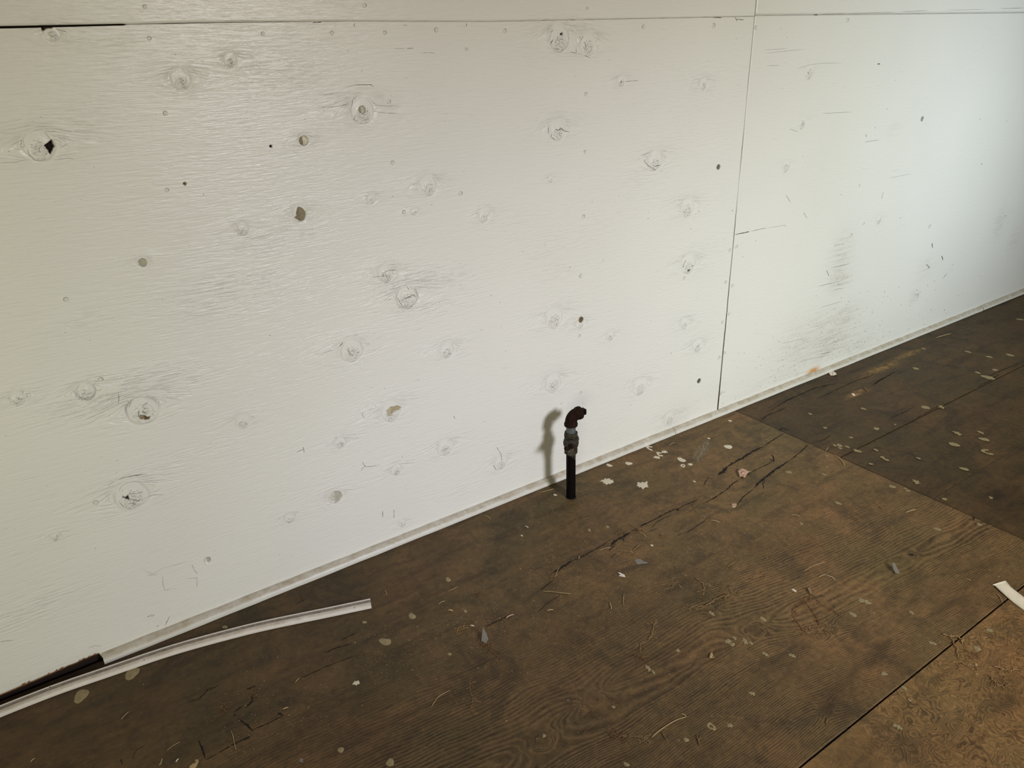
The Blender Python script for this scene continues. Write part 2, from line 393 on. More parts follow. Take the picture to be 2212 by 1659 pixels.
p1 = panel('plywood_panel', -.62, jl, zbot, ZT, .0036, 0.0, wall, raggedbottom=True)
tag(p1, 'large white painted plywood sheet with many knots and plugged knot holes')
p2 = panel('plywood_panel', jr, 4.26, .006, 1.2240, .0052, 40.0, wall, right=True)
tag(p2, 'white painted plywood sheet with brown smudges low down')
p3 = panel('plywood_panel', -.62, lambda z: z*0+JX+.0012, ZU, 1.40, .005, 80.0, wall, holes=False)
p4 = panel('plywood_panel', lambda z: z*0+JX+.0034, 4.26, 1.22435, 1.40, .008, 120.0, wall, right=True, holes=False)
for (a, b_, z0, z1, s) in [(-3.0, -.623, .006, 1.2165, 160.), (-3.0, -.623, 1.2185, 1.40, 170.), (4.263, 5.5, .006, 1.2235, 180.), (4.263, 5.5, 1.2247, 1.40, 190.), (-3.0, 5.5, 1.4002, 2.44, 200.)]:
    panel('plywood_panel', a, b_, z0, z1, .03, s, wall, holes=False, dense=False)

# ------------------------------------------------------------------ ribbons (cracks in paint / splits in wood)
def ribbon_geo(V, F, pts, width, nrm, lift, jit=.25, taper=True, sub=5):
    n = Vector(nrm); P = []
    for i in range(len(pts)-1):
        a, b = pts[i], pts[i+1]
        for k in range(sub): P.append(a.lerp(b, k/sub))
    P.append(pts[-1]); N = len(P); base = len(V)
    wj = 1.0
    for i, p in enumerate(P):
        t = (P[min(i+1, N-1)]-P[max(i-1, 0)]).normalized(); s = t.cross(n)
        s.normalize()
        u = i/(N-1); wv = width(u) if callable(width) else width
        if taper: wv *= min(1, 5*u+.12, 5*(1-u)+.12)
        wv *= random.uniform(1-jit*1.6, 1+jit*1.6)
        off = s*random.uniform(-jit, jit)*wv
        V.append(p+n*lift+s*wv*.5+off); V.append(p+n*lift-s*wv*.5+off)
    for i in range(N-1):
        F.append((base+2*i, base+2*i+1, base+2*i+3, base+2*i+2))
def py_mesh(name, V, F, mat, parent=None, smooth=False):
    me = bpy.data.meshes.new(name); me.from_pydata([tuple(v) for v in V], [], F); me.update()
    if smooth: me.polygons.foreach_set('use_smooth', [True]*len(me.polygons))
    return link(name, me, mat, parent)

V, F = [], []; V2, F2 = [], []
WC = [  # (points px, width px)
    ([(100, 343), (88, 348), (75, 346), (64, 336), (58, 322)], 1.2), ([(70, 283), (80, 280), (92, 281)], .8), ([(46, 300), (45, 318)], 1), ([(0, 352), (35, 350), (60, 344)], .7), ([(115, 345), (150, 342), (160, 344)], .8),
    ([(255, 1037), (268, 1031), (290, 1027), (318, 1024)], 2.6), ([(232, 1050), (246, 1040)], 1), ([(256, 1082), (266, 1094), (282, 1099)], 1), ([(281, 1078), (290, 1080), (298, 1082), (306, 1077)], 2), ([(272, 1068), (300, 1065), (310, 1061)], 1.2), ([(274, 1089), (285, 1087), (294, 1091)], 1.6), ([(310, 1077), (330, 1069), (355, 1068)], 1),
    ([(256, 1062), (262, 1050), (275, 1042), (290, 1040), (312, 1042)], .8), ([(300, 890), (299, 898), (303, 904)], 2), ([(308, 876), (314, 872), (320, 868)], 1.8), ([(310, 884), (315, 880)], 1.5), ([(256, 850), (257, 862), (255, 873)], 1.4), ([(278, 880), (284, 866)], 1.2),
    ([(768, 250), (764, 258), (772, 262)], 1.6), ([(760, 230), (762, 215), (772, 206)], 1), ([(740, 190), (770, 183), (800, 183), (808, 188)], 1.6), ([(690, 206), (720, 202), (740, 197)], 1), ([(693, 232), (730, 230), (752, 224)], 1.2), ([(806, 240), (830, 244), (860, 245)], 1.1), ([(800, 217), (815, 228), (865, 229)], .9),
    ([(1198, 279), (1206, 282), (1213, 277), (1218, 283), (1230, 285)], 2.2), ([(1192, 288), (1190, 296), (1200, 303)], 1), ([(1184, 290), (1185, 272)], .9), ([(1190, 70), (1196, 64)], 1.5), ([(1190, 92), (1194, 86), (1189, 96)], 1.8), ([(1197, 104), (1209, 107)], 1.4), ([(1230, 112), (1245, 115), (1244, 102)], 1), ([(1262, 90), (1266, 100), (1262, 108)], 1.6), ([(1262, 120), (1275, 125)], 1), ([(1254, 88), (1260, 78)], 1),
    ([(1341, 180), (1342, 173)], 2.2), ([(1348, 176), (1380, 174)], .9), ([(838, 594), (822, 597), (800, 598)], 1), ([(826, 590), (840, 584), (858, 583)], 1.4), ([(868, 646), (882, 642), (892, 636), (898, 642)], 2), ([(858, 642), (864, 654), (870, 660)], 1.4), ([(898, 607), (915, 608), (935, 605)], 1), ([(830, 648), (848, 645)], 1), ([(878, 618), (884, 626)], 1.2),
    ([(733, 748), (741, 740)], 1.8), ([(700, 762), (720, 755)], 1), ([(752, 755), (756, 764), (764, 767)], 1.6), ([(770, 762), (776, 760)], 1.6), ([(1475, 580), (1477, 570), (1483, 560)], 1.3), ([(1494, 575), (1499, 573)], 1.6), ([(1390, 345), (1400, 358), (1418, 368)], 1.2), ([(1412, 360), (1428, 356)], 1.6), ([(1385, 337), (1404, 328)], 1),
    ([(783, 996), (785, 1003), (791, 1008), (806, 1007), (823, 1004)], 1.4), ([(780, 1017), (784, 1010), (790, 1007)], 1.2), ([(655, 965), (657, 978)], 1.3), ([(640, 977), (656, 970)], 1.2), ([(785, 890), (782, 895), (788, 904)], 1), ([(980, 898), (983, 905)], 1.2), ([(851, 1100), (851, 1120)], 1.1), ([(826, 1103), (827, 1118)], 1.6),
    ([(1072, 965), (1082, 980), (1084, 1000)], .9), ([(1066, 1005), (1072, 1015)], 1.2),
    ([(308, 1230), (330, 1240), (350, 1228), (415, 1210)], 0.50), ([(350, 1240), (352, 1262), (356, 1275), (385, 1270)], 0.61), ([(398, 1250), (426, 1248), (425, 1270)], 0.66), ([(414, 1218), (420, 1232), (427, 1240)], 0.66), ([(318, 1333), (330, 1326)], 1.6), ([(338, 1354), (344, 1350)], 1.4), ([(318, 1243), (342, 1240)], .9),
    ([(356, 1352), (367, 1330)], 1.6), ([(326, 1332), (334, 1328)], 1.5), ([(0, 1387), (12, 1384), (28, 1383)], 1.4), ([(190, 1400), (205, 1394), (220, 1396)], .8), ([(1505, 0), (1506, 1)], .1),
    ([(1558, 849), (1566, 846)], .9), ([(120, 62), (145, 70)], 1.2), ([(847, 14+410), (850, 425)], 1), ([(878, 105), (893, 104)], 1.8), ([(850, 105), (875, 105)], .8), ([(910, 114), (930, 114), (940, 115)], .8), ([(765, 50), (765, 58)], 1.6), ([(1007, 50), (1008, 57)], 1.6), ([(555+120, 49), (695, 48)], 2.4), ([(480, 46), (520, 45), (550, 45)], 1), ([(870, 54+0), (880, 55)], 1), ([(1540, 38), (1560, 38)], 2), ([(1590, 41), (1608, 43)], 1.5), ([(1588, 37), (1592, 46)], 1.5),
]
WC2 = [([(1586, 507), (1610, 502), (1619, 500)], 2.6), ([(1621, 500), (1646, 494), (1655, 493)], 2.0), ([(1655, 493), (1696, 486), (1697, 491)], 1.2),
       ([(1757, 32), (1767, 32)], 2.6), ([(1770, 31), (1830, 29)], 1.3), ([(1830, 29), (1935, 26)], .9), ([(1945, 25), (2005, 23)], 1.1), ([(2040, 22), (2130, 20)], .7), ([(2160, 18.5), (2212, 17)], 1.2),
       ([(1783, 544), (1788, 560), (1791, 570)], 1.6) if 0 else ([(1785, 583), (1791, 597)], 1.8), ([(1697, 420), (1708, 438)], 1.2), ([(1735, 458), (1744, 472)], 1.2), ([(1908, 414), (1904, 430)], 1.2), ([(1930+83, 525), (2014, 536)], 2.4), ([(1800, 530), (1825, 527)], 1.3), ([(1796, 578), (1835, 570)], 1.5), ([(1765, 619), (1795, 612), (1820, 606)], 1.5), ([(1802, 626), (1822, 622)], 1.2),
       ([(1866, 717), (1872, 714)], 1.2), ([(1770, 766), (1795, 760)], 2), ([(1790, 757), (1830, 747)], 1.2), ([(1685, 743), (1740, 730)], .9), ([(1720, 783), (1760, 773), (1800, 765)], .9), ([(2000, 570), (2008, 578), (2003, 580)], 2.2), ([(1975, 640), (1985, 634), (1980, 645)], 1.5), ([(2038, 600), (2046, 590)], 2), ([(2034, 552), (2037, 562)], 2.4), ([(1945, 648), (1950, 644)], .1), ([(1770, 665), (1820, 650)], 1),
       ([(1650, 108), (1700, 105)], .9), ([(1652, 115), (1740, 106)], .9), ([(1655, 142), (1685, 141)], .9), ([(1720, 150), (1745, 141), (1770, 137), (1820, 136)], .9), ([(1775, 245), (1840, 242)], 1), ([(1705, 278), (1718, 283), (1724, 284)], 1), ([(1866, 307), (1880, 305), (1900, 302)], 1.4), ([(1870, 290), (1872, 296)], 1.8), ([(1855, 403), (1858, 398)], 1.8), ([(1920, 385), (1970, 375)], .9), ([(1688, 190), (1690, 192)], 1), ([(1895, 138.5), (1901, 138)], 3), ([(1687, 63), (1687, 62)], 3)]
for pts, wd in WC:
    s = wscale(*pts[0]); ribbon_geo(V, F, [WL(*p) for p in pts], wd*s*.50, (0, -1, 0), .0006)
for pts, wd in WC2:
    s = wscale(*pts[0])*(.52 if wd > 2.2 else .30); ribbon_geo(V2, F2, [WL(*p) for p in pts], wd*s, (0, -1, 0), .0005, jit=.12)
# tiny chips where fasteners and dents broke the paint
for i in range(150):
    px = random.uniform(10, 2200); py = random.uniform(30, 1250)
    c = WL(px, py)
    if c.z < .05 or c.z > 1.2: continue
    s = wscale(px, py); a = random.uniform(0, 6.28); L = random.uniform(.6, 1.6)*s
    tgt = (V, F) if c.x < JX else (V2, F2)
    ribbon_geo(tgt[0], tgt[1], [c, c+Vector((math.cos(a), 0, math.sin(a)))*L], random.uniform(.7, 1.3)*s, (0, -1, 0), .0005, sub=2, taper=False)
for i in range(170):   # grime specks low on the right sheet
    px = random.gauss(1780, 120); py = 1500-.395*px-abs(random.gauss(0, 60))-8
    c = WL(px, py)
    if c.x < JX+.02 or c.z < .03: continue
    s = wscale(px, py)*.8; a = random.uniform(0, 6.28)
    ribbon_geo(V2, F2, [c, c+Vector((math.cos(a), 0, math.sin(a)))*random.uniform(.6, 1.8)*s], random.uniform(.6, 1.2)*s, (0, -1, 0), .0005, sub=2, taper=False)
o = py_mesh('paint_cracks', V, F, M_CRACK, p1); tag(o, 'fine dark cracks and chips in the white paint', kind='stuff')
o = py_mesh('paint_cracks', V2, F2, M_CRACK, p2); tag(o, 'fine dark cracks and chips in the white paint', kind='stuff')

# nails / painted-over fastener heads
M_NAIL = simple('painted_nail_head', srgb(214, 211, 202), .4, var=.06, bump=.1)
M_NAILGAP = simple('nail_head_rim_crescent', srgb(132, 124, 106), .9, var=.3)  # darker crescent drawn along part of each head's edge
def nail_mesh(seed):
    rr = random.Random(seed); V, F = [], []; n = 14
    for j, (r, h) in enumerate([(1, .0), (.86, .16), (.5, .2)]):
        for i in range(n):
            a = 2*math.pi*i/n; V.append((r*math.cos(a), -h, r*math.sin(a)))
    for j in range(2):
        for i in range(n): F.append((j*n+i, (j+1)*n+i, (j+1)*n+(i+1) % n, j*n+(i+1) % n))
    F.append(tuple(range(3*n-1, 2*n-1, -1))); nf = len(F)
    a0 = rr.uniform(-1.2, .6); span = rr.uniform(1.8, 4.2); k = 9; b = len(V)
    for i in range(k):
        a = a0+span*i/(k-1); wv = .17*math.sin(math.pi*(i+.3)/(k-.4))+.02
        V.append(((1.0)*math.cos(a), -.1, (1.0)*math.sin(a))); V.append(((1.0+wv)*math.cos(a), -.1, (1.0+wv)*math.sin(a)))
    for i in range(k-1): F.append((b+2*i, b+2*i+1, b+2*i+3, b+2*i+2))
    me = bpy.data.meshes.new('nail'); me.from_pydata(V, [], F); me.update()
    me.materials.append(M_NAIL); me.materials.append(M_NAILGAP)
    for i, p in enumerate(me.polygons): p.material_index = 0 if i < nf else 1
    return me
NM = [nail_mesh(i) for i in range(6)]
NL = [(313, 15, 4.5), (322, 83, 4.5), (358, 245, 5), (360, 411, 4.5), (787, 12, 4.5), (717, 72, 4), (568, 73, 4), (831, 71, 4), (943, 65, 4.5), (1090, 67, 4), (840, 220, 4), (848, 352, 4), (143, 647, 5), (217, 820, 5), (1390, 58, 3.5), (1541, 56, 4),
      (1267, 18, 3), (1266, 204, 3.5), (1264, 328, 3), (1260, 468, 3.5), (1255, 596, 3.5), (1251, 726, 3), (994, 418, 4.5), (207, 1086, 5), (1577, 541, 2.5), (1567, 610, 2.5), (1561, 696, 2.5), (1553, 773, 2.8), (1253, 848, 3), (1478, 601, 2.5), (873, 459, 4), (1007, 107, 3)]
NR = [(1633, 60, 3), (1831, 41, 3), (1590, 533, 3.2), (1582, 618, 2.6), (1575, 679, 2.4), (1565, 763, 2.6), (1558, 850, 2.6), (1838, 509, 3), (1865, 483, 2.4), (2008, 490, 2.6)]
for i, (px, py, r) in enumerate(NL+NR):
    c = WL(px, py); s = wscale(px, py); par = p1 if i < len(NL) else p2
    if c.z > 1.2215: par = p3 if c.x < JX else p4
    if c.z < 1.2215 and c.z > 1.21: c.z = 1.208
    o = bpy.data.objects.new('nail', NM[i % 6]); C.objects.link(o); o.parent = par
    o.location = (c.x, -.0003, c.z); o.scale = (r*s, .0028, r*s)

# ------------------------------------------------------------------ baseboard (quarter round)
def trim_material(name, c1, c2, dust, rust=0):
    m, nt, b = newmat(name); T = NT(nt)
    geo = T.n('ShaderNodeNewGeometry').outputs['Position']; sep = T.n('ShaderNodeSeparateXYZ'); T.l(geo, sep.inputs[0])
    v = T.comb(T.math('MULTIPLY', sep.outputs[0], 14), T.math('MULTIPLY', sep.outputs[1], 90), T.math('MULTIPLY', sep.outputs[2], 90))
    n = T.noise(v, 1.0, 4, .65); n2 = T.noise(geo, 38, 4, .65)
    base = T.mix(n, c1, c2)
    up = T.n('ShaderNodeNewGeometry'); sp = T.n('ShaderNodeSeparateXYZ'); T.l(up.outputs['True Normal'], sp.inputs[0])
    dm = T.math('MULTIPLY', T.ramp(sp.outputs[2], (.30, 0.0), (.70, 1.0)), T.ramp(n2, (.3, .25), (.65, 1.0)))
    base = T.mix(T.math('MULTIPLY', dm, .85), base, dust)
    vs = T.voro(geo, 150); d = T.math('LESS_THAN', vs.outputs['Distance'], T.ramp(vs.outputs['Color'], (.72, 0.0), (1.0, .26)))
    base = T.mix(T.math('MULTIPLY', d, .8), base, srgb(78, 64, 48))
    T.l(base, b.inputs['Base Color']); b.inputs['Roughness'].default_value = .4
    T.l(T.bump(n2, .35, .0015), b.inputs['Normal']); return m
M_TRIM = trim_material('white_painted_trim', srgb(214, 212, 203), srgb(196, 192, 180), srgb(160, 144, 118))
M_LOOSE = trim_material('loose_trim_gloss_white', srgb(222, 214, 206), srgb(206, 198, 190), srgb(166, 152, 134))
def sweep(name, path, prof, mat, parent=None, up=Vector((0, 0, 1)), closed=True, wob=0.0, endcap=True, idx=None):
    """prof: (s,h) across/up; path: list of Vector; s axis is to the left of travel"""
    V, F = [], []; n = len(prof); N = len(path)
    for i, p in enumerate(path):
        t = (path[min(i+1, N-1)]-path[max(i-1, 0)]); t.z = 0; t.normalize(); s = up.cross(t)
        k = 1+(wob*perlin(np.array(i*.35), np.array(3.3)) if wob else 0)
        for (a, h) in prof: V.append(p+s*a*float(k)+up*h*float(k))
    for i in range(N-1):
        for j in range(n):
            if not closed and j == n-1: break
            F.append((i*n+j, i*n+(j+1) % n, (i+1)*n+(j+1) % n, (i+1)*n+j))
    if endcap: F.append(tuple(range(n-1, -1, -1))); F.append(tuple((N-1)*n+j for j in range(n)))
    me = bpy.data.meshes.new(name); me.from_pydata([tuple(v) for v in V], [], F); me.update()
    me.polygons.foreach_set('use_smooth', [True]*len(me.polygons))
    bmm = bmesh.new(); bmm.from_mesh(me); bmesh.ops.recalc_face_normals(bmm, faces=bmm.faces)
    for e in bmm.edges:
        if len(e.link_faces) == 2 and e.calc_face_angle(0) > .7: e.smooth = False
    bmm.to_mesh(me); bmm.free()
    return link(name, me, mat, parent)
QR = [(0, .001), (-.0185, .001), (-.019, .0045)] + [(-.0185*math.cos(a), .004+.015*math.sin(a)) for a in [math.radians(x) for x in (12, 24, 36, 48, 60, 72, 82, 90)]] + [(0, .0190)]
QR = [(a, h) for a, h in QR]
base = empty('baseboard_back', (0, 0, 0)); tag(base, 'white quarter round moulding along the foot of the wall', kind='structure')
def straight(x0, x1, step, dy=0.0, dz=0.0):
    N = max(2, int((x1-x0)/step)); return [Vector((x0+(x1-x0)*i/N, -.0004+dy+.0006*float(perlin(np.array(x0+(x1-x0)*i/N)*3.0, np.array(1.))), dz)) for i in range(N+1)]
q1 = sweep('moulding_strip', straight(-.086, 1.6, .02), QR, M_TRIM, base, wob=.05)
q2 = sweep('moulding_strip', straight(1.6015, 3.56, .03), QR, M_TRIM, base, wob=.05)
q3 = sweep('moulding_strip', straight(3.562, 5.5, .05, -.002, .002), QR, M_TRIM, base)

# ------------------------------------------------------------------ floor
def floor_material():
    m, nt, b = newmat('worn_plywood_floor'); T = NT(nt)
    geo = T.n('ShaderNodeNewGeometry').outputs['Position']; sep = T.n('ShaderNodeSeparateXYZ'); T.l(geo, sep.inputs[0]); X, Y = sep.outputs[0], sep.outputs[1]
    flow = T.attr('flow'); gr = T.attr('grain'); dark = T.attr('dark'); col = T.attr('tint', True); knot = T.attr('knot')
    nz = T.noise(T.comb(T.math('MULTIPLY', X, 14), T.math('MULTIPLY', Y, 60)), 1.0, 3, .6)
    nf = T.noise(T.comb(T.math('MULTIPLY', X, 60), T.math('MULTIPLY', flow, 700)), 1.0, 2, .5)
    # growth-ring contour lines
    jag = T.noise(T.comb(T.math('MULTIPLY', X, 120), T.math('MULTIPLY', Y, 260), 2.0), 1.0, 2, .6)
    ph = T.math('MULTIPLY_ADD', jag, 0.42, T.math('MULTIPLY_ADD', nz, 0.30, T.math('MULTIPLY', flow, 205.0)))
    sn = T.math('SINE', T.math('MULTIPLY', ph, 6.2832))
    ln = T.ramp(T.math('MULTIPLY_ADD', sn, .5, .5), (.60, 0.0), (.93, 1.0))
    brk = T.ramp(T.noise(T.comb(T.math('MULTIPLY', X, 26), T.math('MULTIPLY', flow, 230), 4.0), 1.0, 3, .6), (.40, .08), (.62, 1.0))
    ln = T.math('MULTIPLY', T.math('MULTIPLY', ln, brk), gr)
    lw = T.noise(geo, 3.2, 4, .6); mid = T.noise(geo, 11.0, 5, .65, .5)
    st = T.noise(T.comb(T.math('MULTIPLY', X, 5), T.math('MULTIPLY', Y, 26), 7.0), 1.0, 4, .65)
    base = T.mix(T.ramp(mid, (.34, 0.0), (.66, 1.0)), srgb(96, 76, 47), srgb(125, 95, 60))
    base = T.mix(T.math('MULTIPLY', T.ramp(lw, (.42, 0.0), (.60, 1.0)), .6), base, srgb(92, 78, 47))
    base = T.mix(T.math('MULTIPLY', T.ramp(st, (.50, 0.0), (.68, 1.0)), .62), base, srgb(60, 46, 28))
    spots = T.noise(geo, 7.0, 5, .7, .8)
    base = T.mix(T.math('MULTIPLY', T.ramp(spots, (.52, 0.0), (.64, 1.0)), .6), base, srgb(58, 50, 33))
    blot = T.noise(geo, 19.0, 5, .7, 1.0)
    base = T.mix(T.math('MULTIPLY', T.ramp(blot, (.54, 0.0), (.66, 1.0)), .38), base, srgb(70, 62, 42))
    base = T.mix(T.math('MULTIPLY', T.ramp(blot, (.30, 1.0), (.42, 0.0)), .35), base, srgb(130, 101, 68))
    base = T.mix(T.math('MULTIPLY', T.ramp(nf, (.45, 0.0), (.75, 1.0)), .34), base, srgb(70, 52, 36))
    base = T.mix(T.math('MULTIPLY', ln, .78), base, srgb(44, 28, 17))
    # bright worn fibres beside the dark rings
    hl = T.math('MULTIPLY', T.ramp(T.math('MULTIPLY_ADD', sn, .5, .5), (.0, 1.0), (.3, 0.0)), T.math('MULTIPLY', gr, .22))
    base = T.mix(hl, base, srgb(168, 132, 90))
    # dried pale drips too small to count
    vs = T.voro(geo, 34); d = T.math('LESS_THAN', vs.outputs['Distance'], T.ramp(vs.outputs['Color'], (.86, 0.0), (1.0, .10)))
    base = T.mix(T.math('MULTIPLY', d, .6), base, srgb(200, 186, 150))
    tiny = T.noise(geo, 75.0, 5, .75)
    base = T.mix(T.math('MULTIPLY', T.ramp(tiny, (.50, 0.0), (.66, 1.0)), .40), base, srgb(56, 43, 27))
    base = T.mix(T.math('MULTIPLY', T.ramp(tiny, (.34, 1.0), (.44, 0.0)), .30), base, srgb(150, 116, 76))
    vd = T.voro(geo, 120); dd = T.math('LESS_THAN', vd.outputs['Distance'], T.ramp(vd.outputs['Color'], (.80, 0.0), (1.0, .2)))
    base = T.mix(T.math('MULTIPLY', dd, .6), base, srgb(36, 26, 18))
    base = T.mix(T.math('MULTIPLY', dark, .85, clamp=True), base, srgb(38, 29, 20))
    base = T.mix(1.0, base, col, 'MULTIPLY')
    T.l(base, b.inputs['Base Color'])
    b.inputs['Roughness'].default_value = .62; b.inputs['Specular IOR Level'].default_value = .28
    h = T.math('SUBTRACT', T.math('MULTIPLY', nf, .35), T.math('MULTIPLY', ln, .9))
    h = T.math('MULTIPLY_ADD', spots, .6, h)
    T.l(T.bump(h, .5, .0012), b.inputs['Normal']); return m
M_FLOOR = floor_material()
FK = [(1170, 1600, 20), (1280, 1505, 16), (1632, 1362, 17), (1795, 1358, 14), (1785, 1530, 13), (1430, 1260, 0), (1855, 1235, 0), (1540, 1322, 8), (1505, 1425, 5), (2130, 1090, 12), (1115, 1290, 12), (1975, 1200, 8)]
FKW = []
for (px, py, r) in FK:
    if r: c = FL(px, py); FKW.append((c.x, c.y, r*.0011))
def fblob(X, Y, px, py, wx, wy):
    c = FL(px, py); return np.exp(-((X-c.x)/wx)**2-((Y-c.y)/wy)**2)
def floor_fields(X, Y, kind):
    H = .0003*fbm(X*4, Y*9, 3)
    knot = np.zeros_like(X)
    if kind == 'main':
        yc = np.interp(X, [-.6, .3, .5, .67, .83, 1.02, 1.18, 1.47, 1.9], [-.70, -.70, -.72, -.735, -.735, -.73, -.77, -.81, -.84])+.012*fbm(X*4, X*0+2, 2)
        t = Y-yc
        # ring spacing wide on the crest of the flat-sawn figure, tight on either side
        flow = -(.35*t + .65*np.sign(t)*np.maximum(np.abs(t)-.028, 0)**1.12*1.25)
        flow = np.where(t > 0, flow*.62, flow)+.006*fbm(X*3+2, Y*9, 3)+.0035*fbm(X*9, Y*25, 2)
        grain = .10+.72*sstep(-.42, -.66, Y)*(.65+.6*fbm(X*3+9, Y*7, 3))
        grain = grain*(.85+.15*sstep(.2, .55, X))+.25*sstep(-.5, -.9, Y)+.45*sstep(.75, .4, X)*sstep(-.3, -.5, Y)
    elif kind == 'burl':
        Xw = X+.030*fbm(X*9, Y*9+4, 3); Yw = Y+.026*fbm(X*10+7, Y*12, 3)
        q = fbm(Xw*8.5+40, Yw*13, 4)
        q = q+.35*fbm(X*19+3, Y*26, 3); flow = .050*q+.16*Yw+.0036*fbm(X*60, Y*70, 2); grain = .7+.5*fbm(X*5+1, Y*5, 2)
        grain = np.clip(grain*sstep(.95, 1.25, X-Y*.1-.05), .2, 1)
    else:
        flow = Y+.012*fbm(X*2.2+7, Y*6, 3)+.004*fbm(X*9, Y*25, 2); grain = .25+.3*np.clip(fbm(X*2+4, Y*5, 2), 0, 1)
        flow = flow*.8
    for k, (cx, cy, R) in enumerate(FKW):
        dx = X-cx; dy = Y-cy; d = np.sqrt(dx*dx+dy*dy)+1e-6; e = np.exp(-(dx/(4.2*R))**2-(dy/(3.0*R))**2)
        flow = flow-np.sign(dy)*R*R/np.maximum(np.sqrt(.3*dx*dx+dy*dy), .8*R)*e*.8
        ins = sstep(1.1, .55, d/R); flow = flow*(1-ins)+ins*(flow*.3+d*1.5+.004*fbm(X*120+k, Y*120, 2)); knot = np.maximum(knot, ins)
        grain = grain*(1-.5*ins)+ins*.3
    dark = np.zeros_like(X)
    for a in [(1500, 1290, .06, .05, .55), (1470, 1260, .05, .035, .5), (1400, 1330, .10, .05, .35), (1250, 1150, .05, .02, .35), (1270, 1180, .05, .02, .3), (835, 1358, .045, .011, 1.25), (815, 1372, .04, .008, 1.1), (700, 1280, .05, .006, .5),
              (1690, 870, .10, .020, .9), (1760, 845, .10, .012, .9), (1850, 800, .16, .010, .85), (1900, 780, .15, .010, .6), (1600, 905, .05, .02, .6), (1700, 925, .05, .05, .5), (1760, 950, .05, .03, .5), (1750, 990, .05, .03, .5), (1700, 1000, .04, .02, .4),
              (540, 1560, .04, .02, .7), (520, 1590, .06, .03, .45), (440, 1530, .04, .02, .5), (2190, 1500, .05, .05, .7), (1860, 1640, .06, .05, .5), (1790, 1520, .05, .035, .6), (1920, 1420, .05, .06, .4), (2070, 1300, .06, .05, .5), (1950, 1600, .09, .05, .4),
              (600, 1450, .12, .05, .4), (900, 1420, .12, .03, .35), (1000, 1290, .08, .02, .35), (2150, 1080, .08, .08, .6), (1980, 1030, .10, .10, .25), (1900, 1075, .06, .03, .35), (1740, 1180, .08, .05, .3), (1720, 1230, .05, .04, .45), (1440, 1350, .08, .03, .3), (210, 1640, .06, .05, .4), (1900, 940, .1, .03, .3), (2100, 900, .2, .04, .35)]:
        dark = np.maximum(dark, a[4]*fblob(X, Y, *a[:4])*np.clip(.7+.9*fbm(X*18+a[0], Y*42, 3), 0, 1.3))
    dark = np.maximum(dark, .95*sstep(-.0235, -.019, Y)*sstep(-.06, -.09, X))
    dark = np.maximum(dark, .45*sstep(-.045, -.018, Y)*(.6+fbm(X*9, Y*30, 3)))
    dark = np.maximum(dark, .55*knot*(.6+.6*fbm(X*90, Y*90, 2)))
    dark = np.maximum(dark, .50*sstep(1.15, .15, X)*(.75+.5*fbm(X*6, Y*14, 3))+.16*sstep(-.45, -.0, Y))  # darker to the left and towards the wall: weaker light put into colour
    tint = np.ones(X.shape+(3,))
    k = np.clip(fbm(X*3.1+20, Y*4.5, 4)*1.6, -1, 1)
    red = np.clip(k, 0, 1)[..., None]*np.array([.03, -.02, -.06]); grn = np.clip(-k, 0, 1)[..., None]*np.array([-.10, -.02, -.06])
    tint = tint+red+grn
    if kind == 'burl': tint = tint*np.array([1.70, 1.60, 1.50])
    if kind == 'side': tint = tint*np.array([.58, .58, .55])
    if kind == 'main': tint = tint*(1+.22*sstep(1.0, 1.5, X-Y*.2))[..., None]  # colour raised to the right, imitating stronger window light
    # knot hole dents
    for (px, py, rx) in [(645, 1295, .011)]:
        c = FL(px, py); d = np.sqrt((X-c.x)**2+(Y-c.y)**2); H = np.where(d < rx, -.004, H); dark = np.where((d < rx*1.08), np.maximum(dark, .55), dark)
    # straw coloured worn streaks near the wall on the right
    stre = fblob(X, Y, 1905, 795, .10, .016)+fblob(X, Y, 1850, 850, .05, .012)+.8*fblob(X, Y, 1962, 765, .09, .012)
    s = (np.clip(stre*1.3, 0, 1)*np.clip(.5+fbm(X*30, Y*70, 3), 0, 1))[..., None]
    tint = tint*(1-s)+s*np.array([2.9, 2.7, 1.9])
    return H, dict(flow=flow, grain=np.clip(grain, 0, 1), dark=np.clip(dark, 0, 1), tint=tint, knot=knot)
floor = bpy.data.meshes.new('floor')
bm = bmesh.new(); bmesh.ops.create_cube(bm, size=1); bmesh.ops.scale(bm, vec=(8.6, 5.0, .04), verts=bm.verts)
bmesh.ops.translate(bm, vec=(1.24, -2.44, -.040), verts=bm.verts); bm.to_mesh(floor); bm.free()
floor = link('floor', floor, M_DARK); tag(floor, 'worn brown plywood floor scattered with debris and paint drips', kind='structure')
def fsheet(x0, x1, y0, y1, step, kind, skew=0.0, dz=0.0, label=None):
    xs = lines(x0, x1, step); ys = lines(y0, y1, step); X, Y = np.meshgrid(xs, ys)
    H, at = floor_fields(X, Y, kind)
    me = sheet('plywood_sheet', X, Y, H+dz, 'floor', 0.0, .012, at)
    # orient normals upward
    o = link('plywood_sheet', me, M_FLOOR, floor)
    if label: tag(o, label)
    return o
SX = 1.8885
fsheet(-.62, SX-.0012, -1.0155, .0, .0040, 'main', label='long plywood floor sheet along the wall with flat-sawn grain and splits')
fsheet(SX-.0002, 4.3, -.4196, .0, .0070, 'side', dz=-.0002)
fsheet(SX+.0030, 4.3, -.7040, -.4206, .0065, 'side', dz=-.0015, label='dark floor plank with pale drips beside the open joint')
fsheet(SX+.0012, 4.3, -1.0145, -.7052, .0065, 'side', dz=-.0006)
fsheet(.20, 2.64, -2.235, -1.0185, .0055, 'burl', dz=-.0003, label='near floor sheet with swirling burl-like grain')
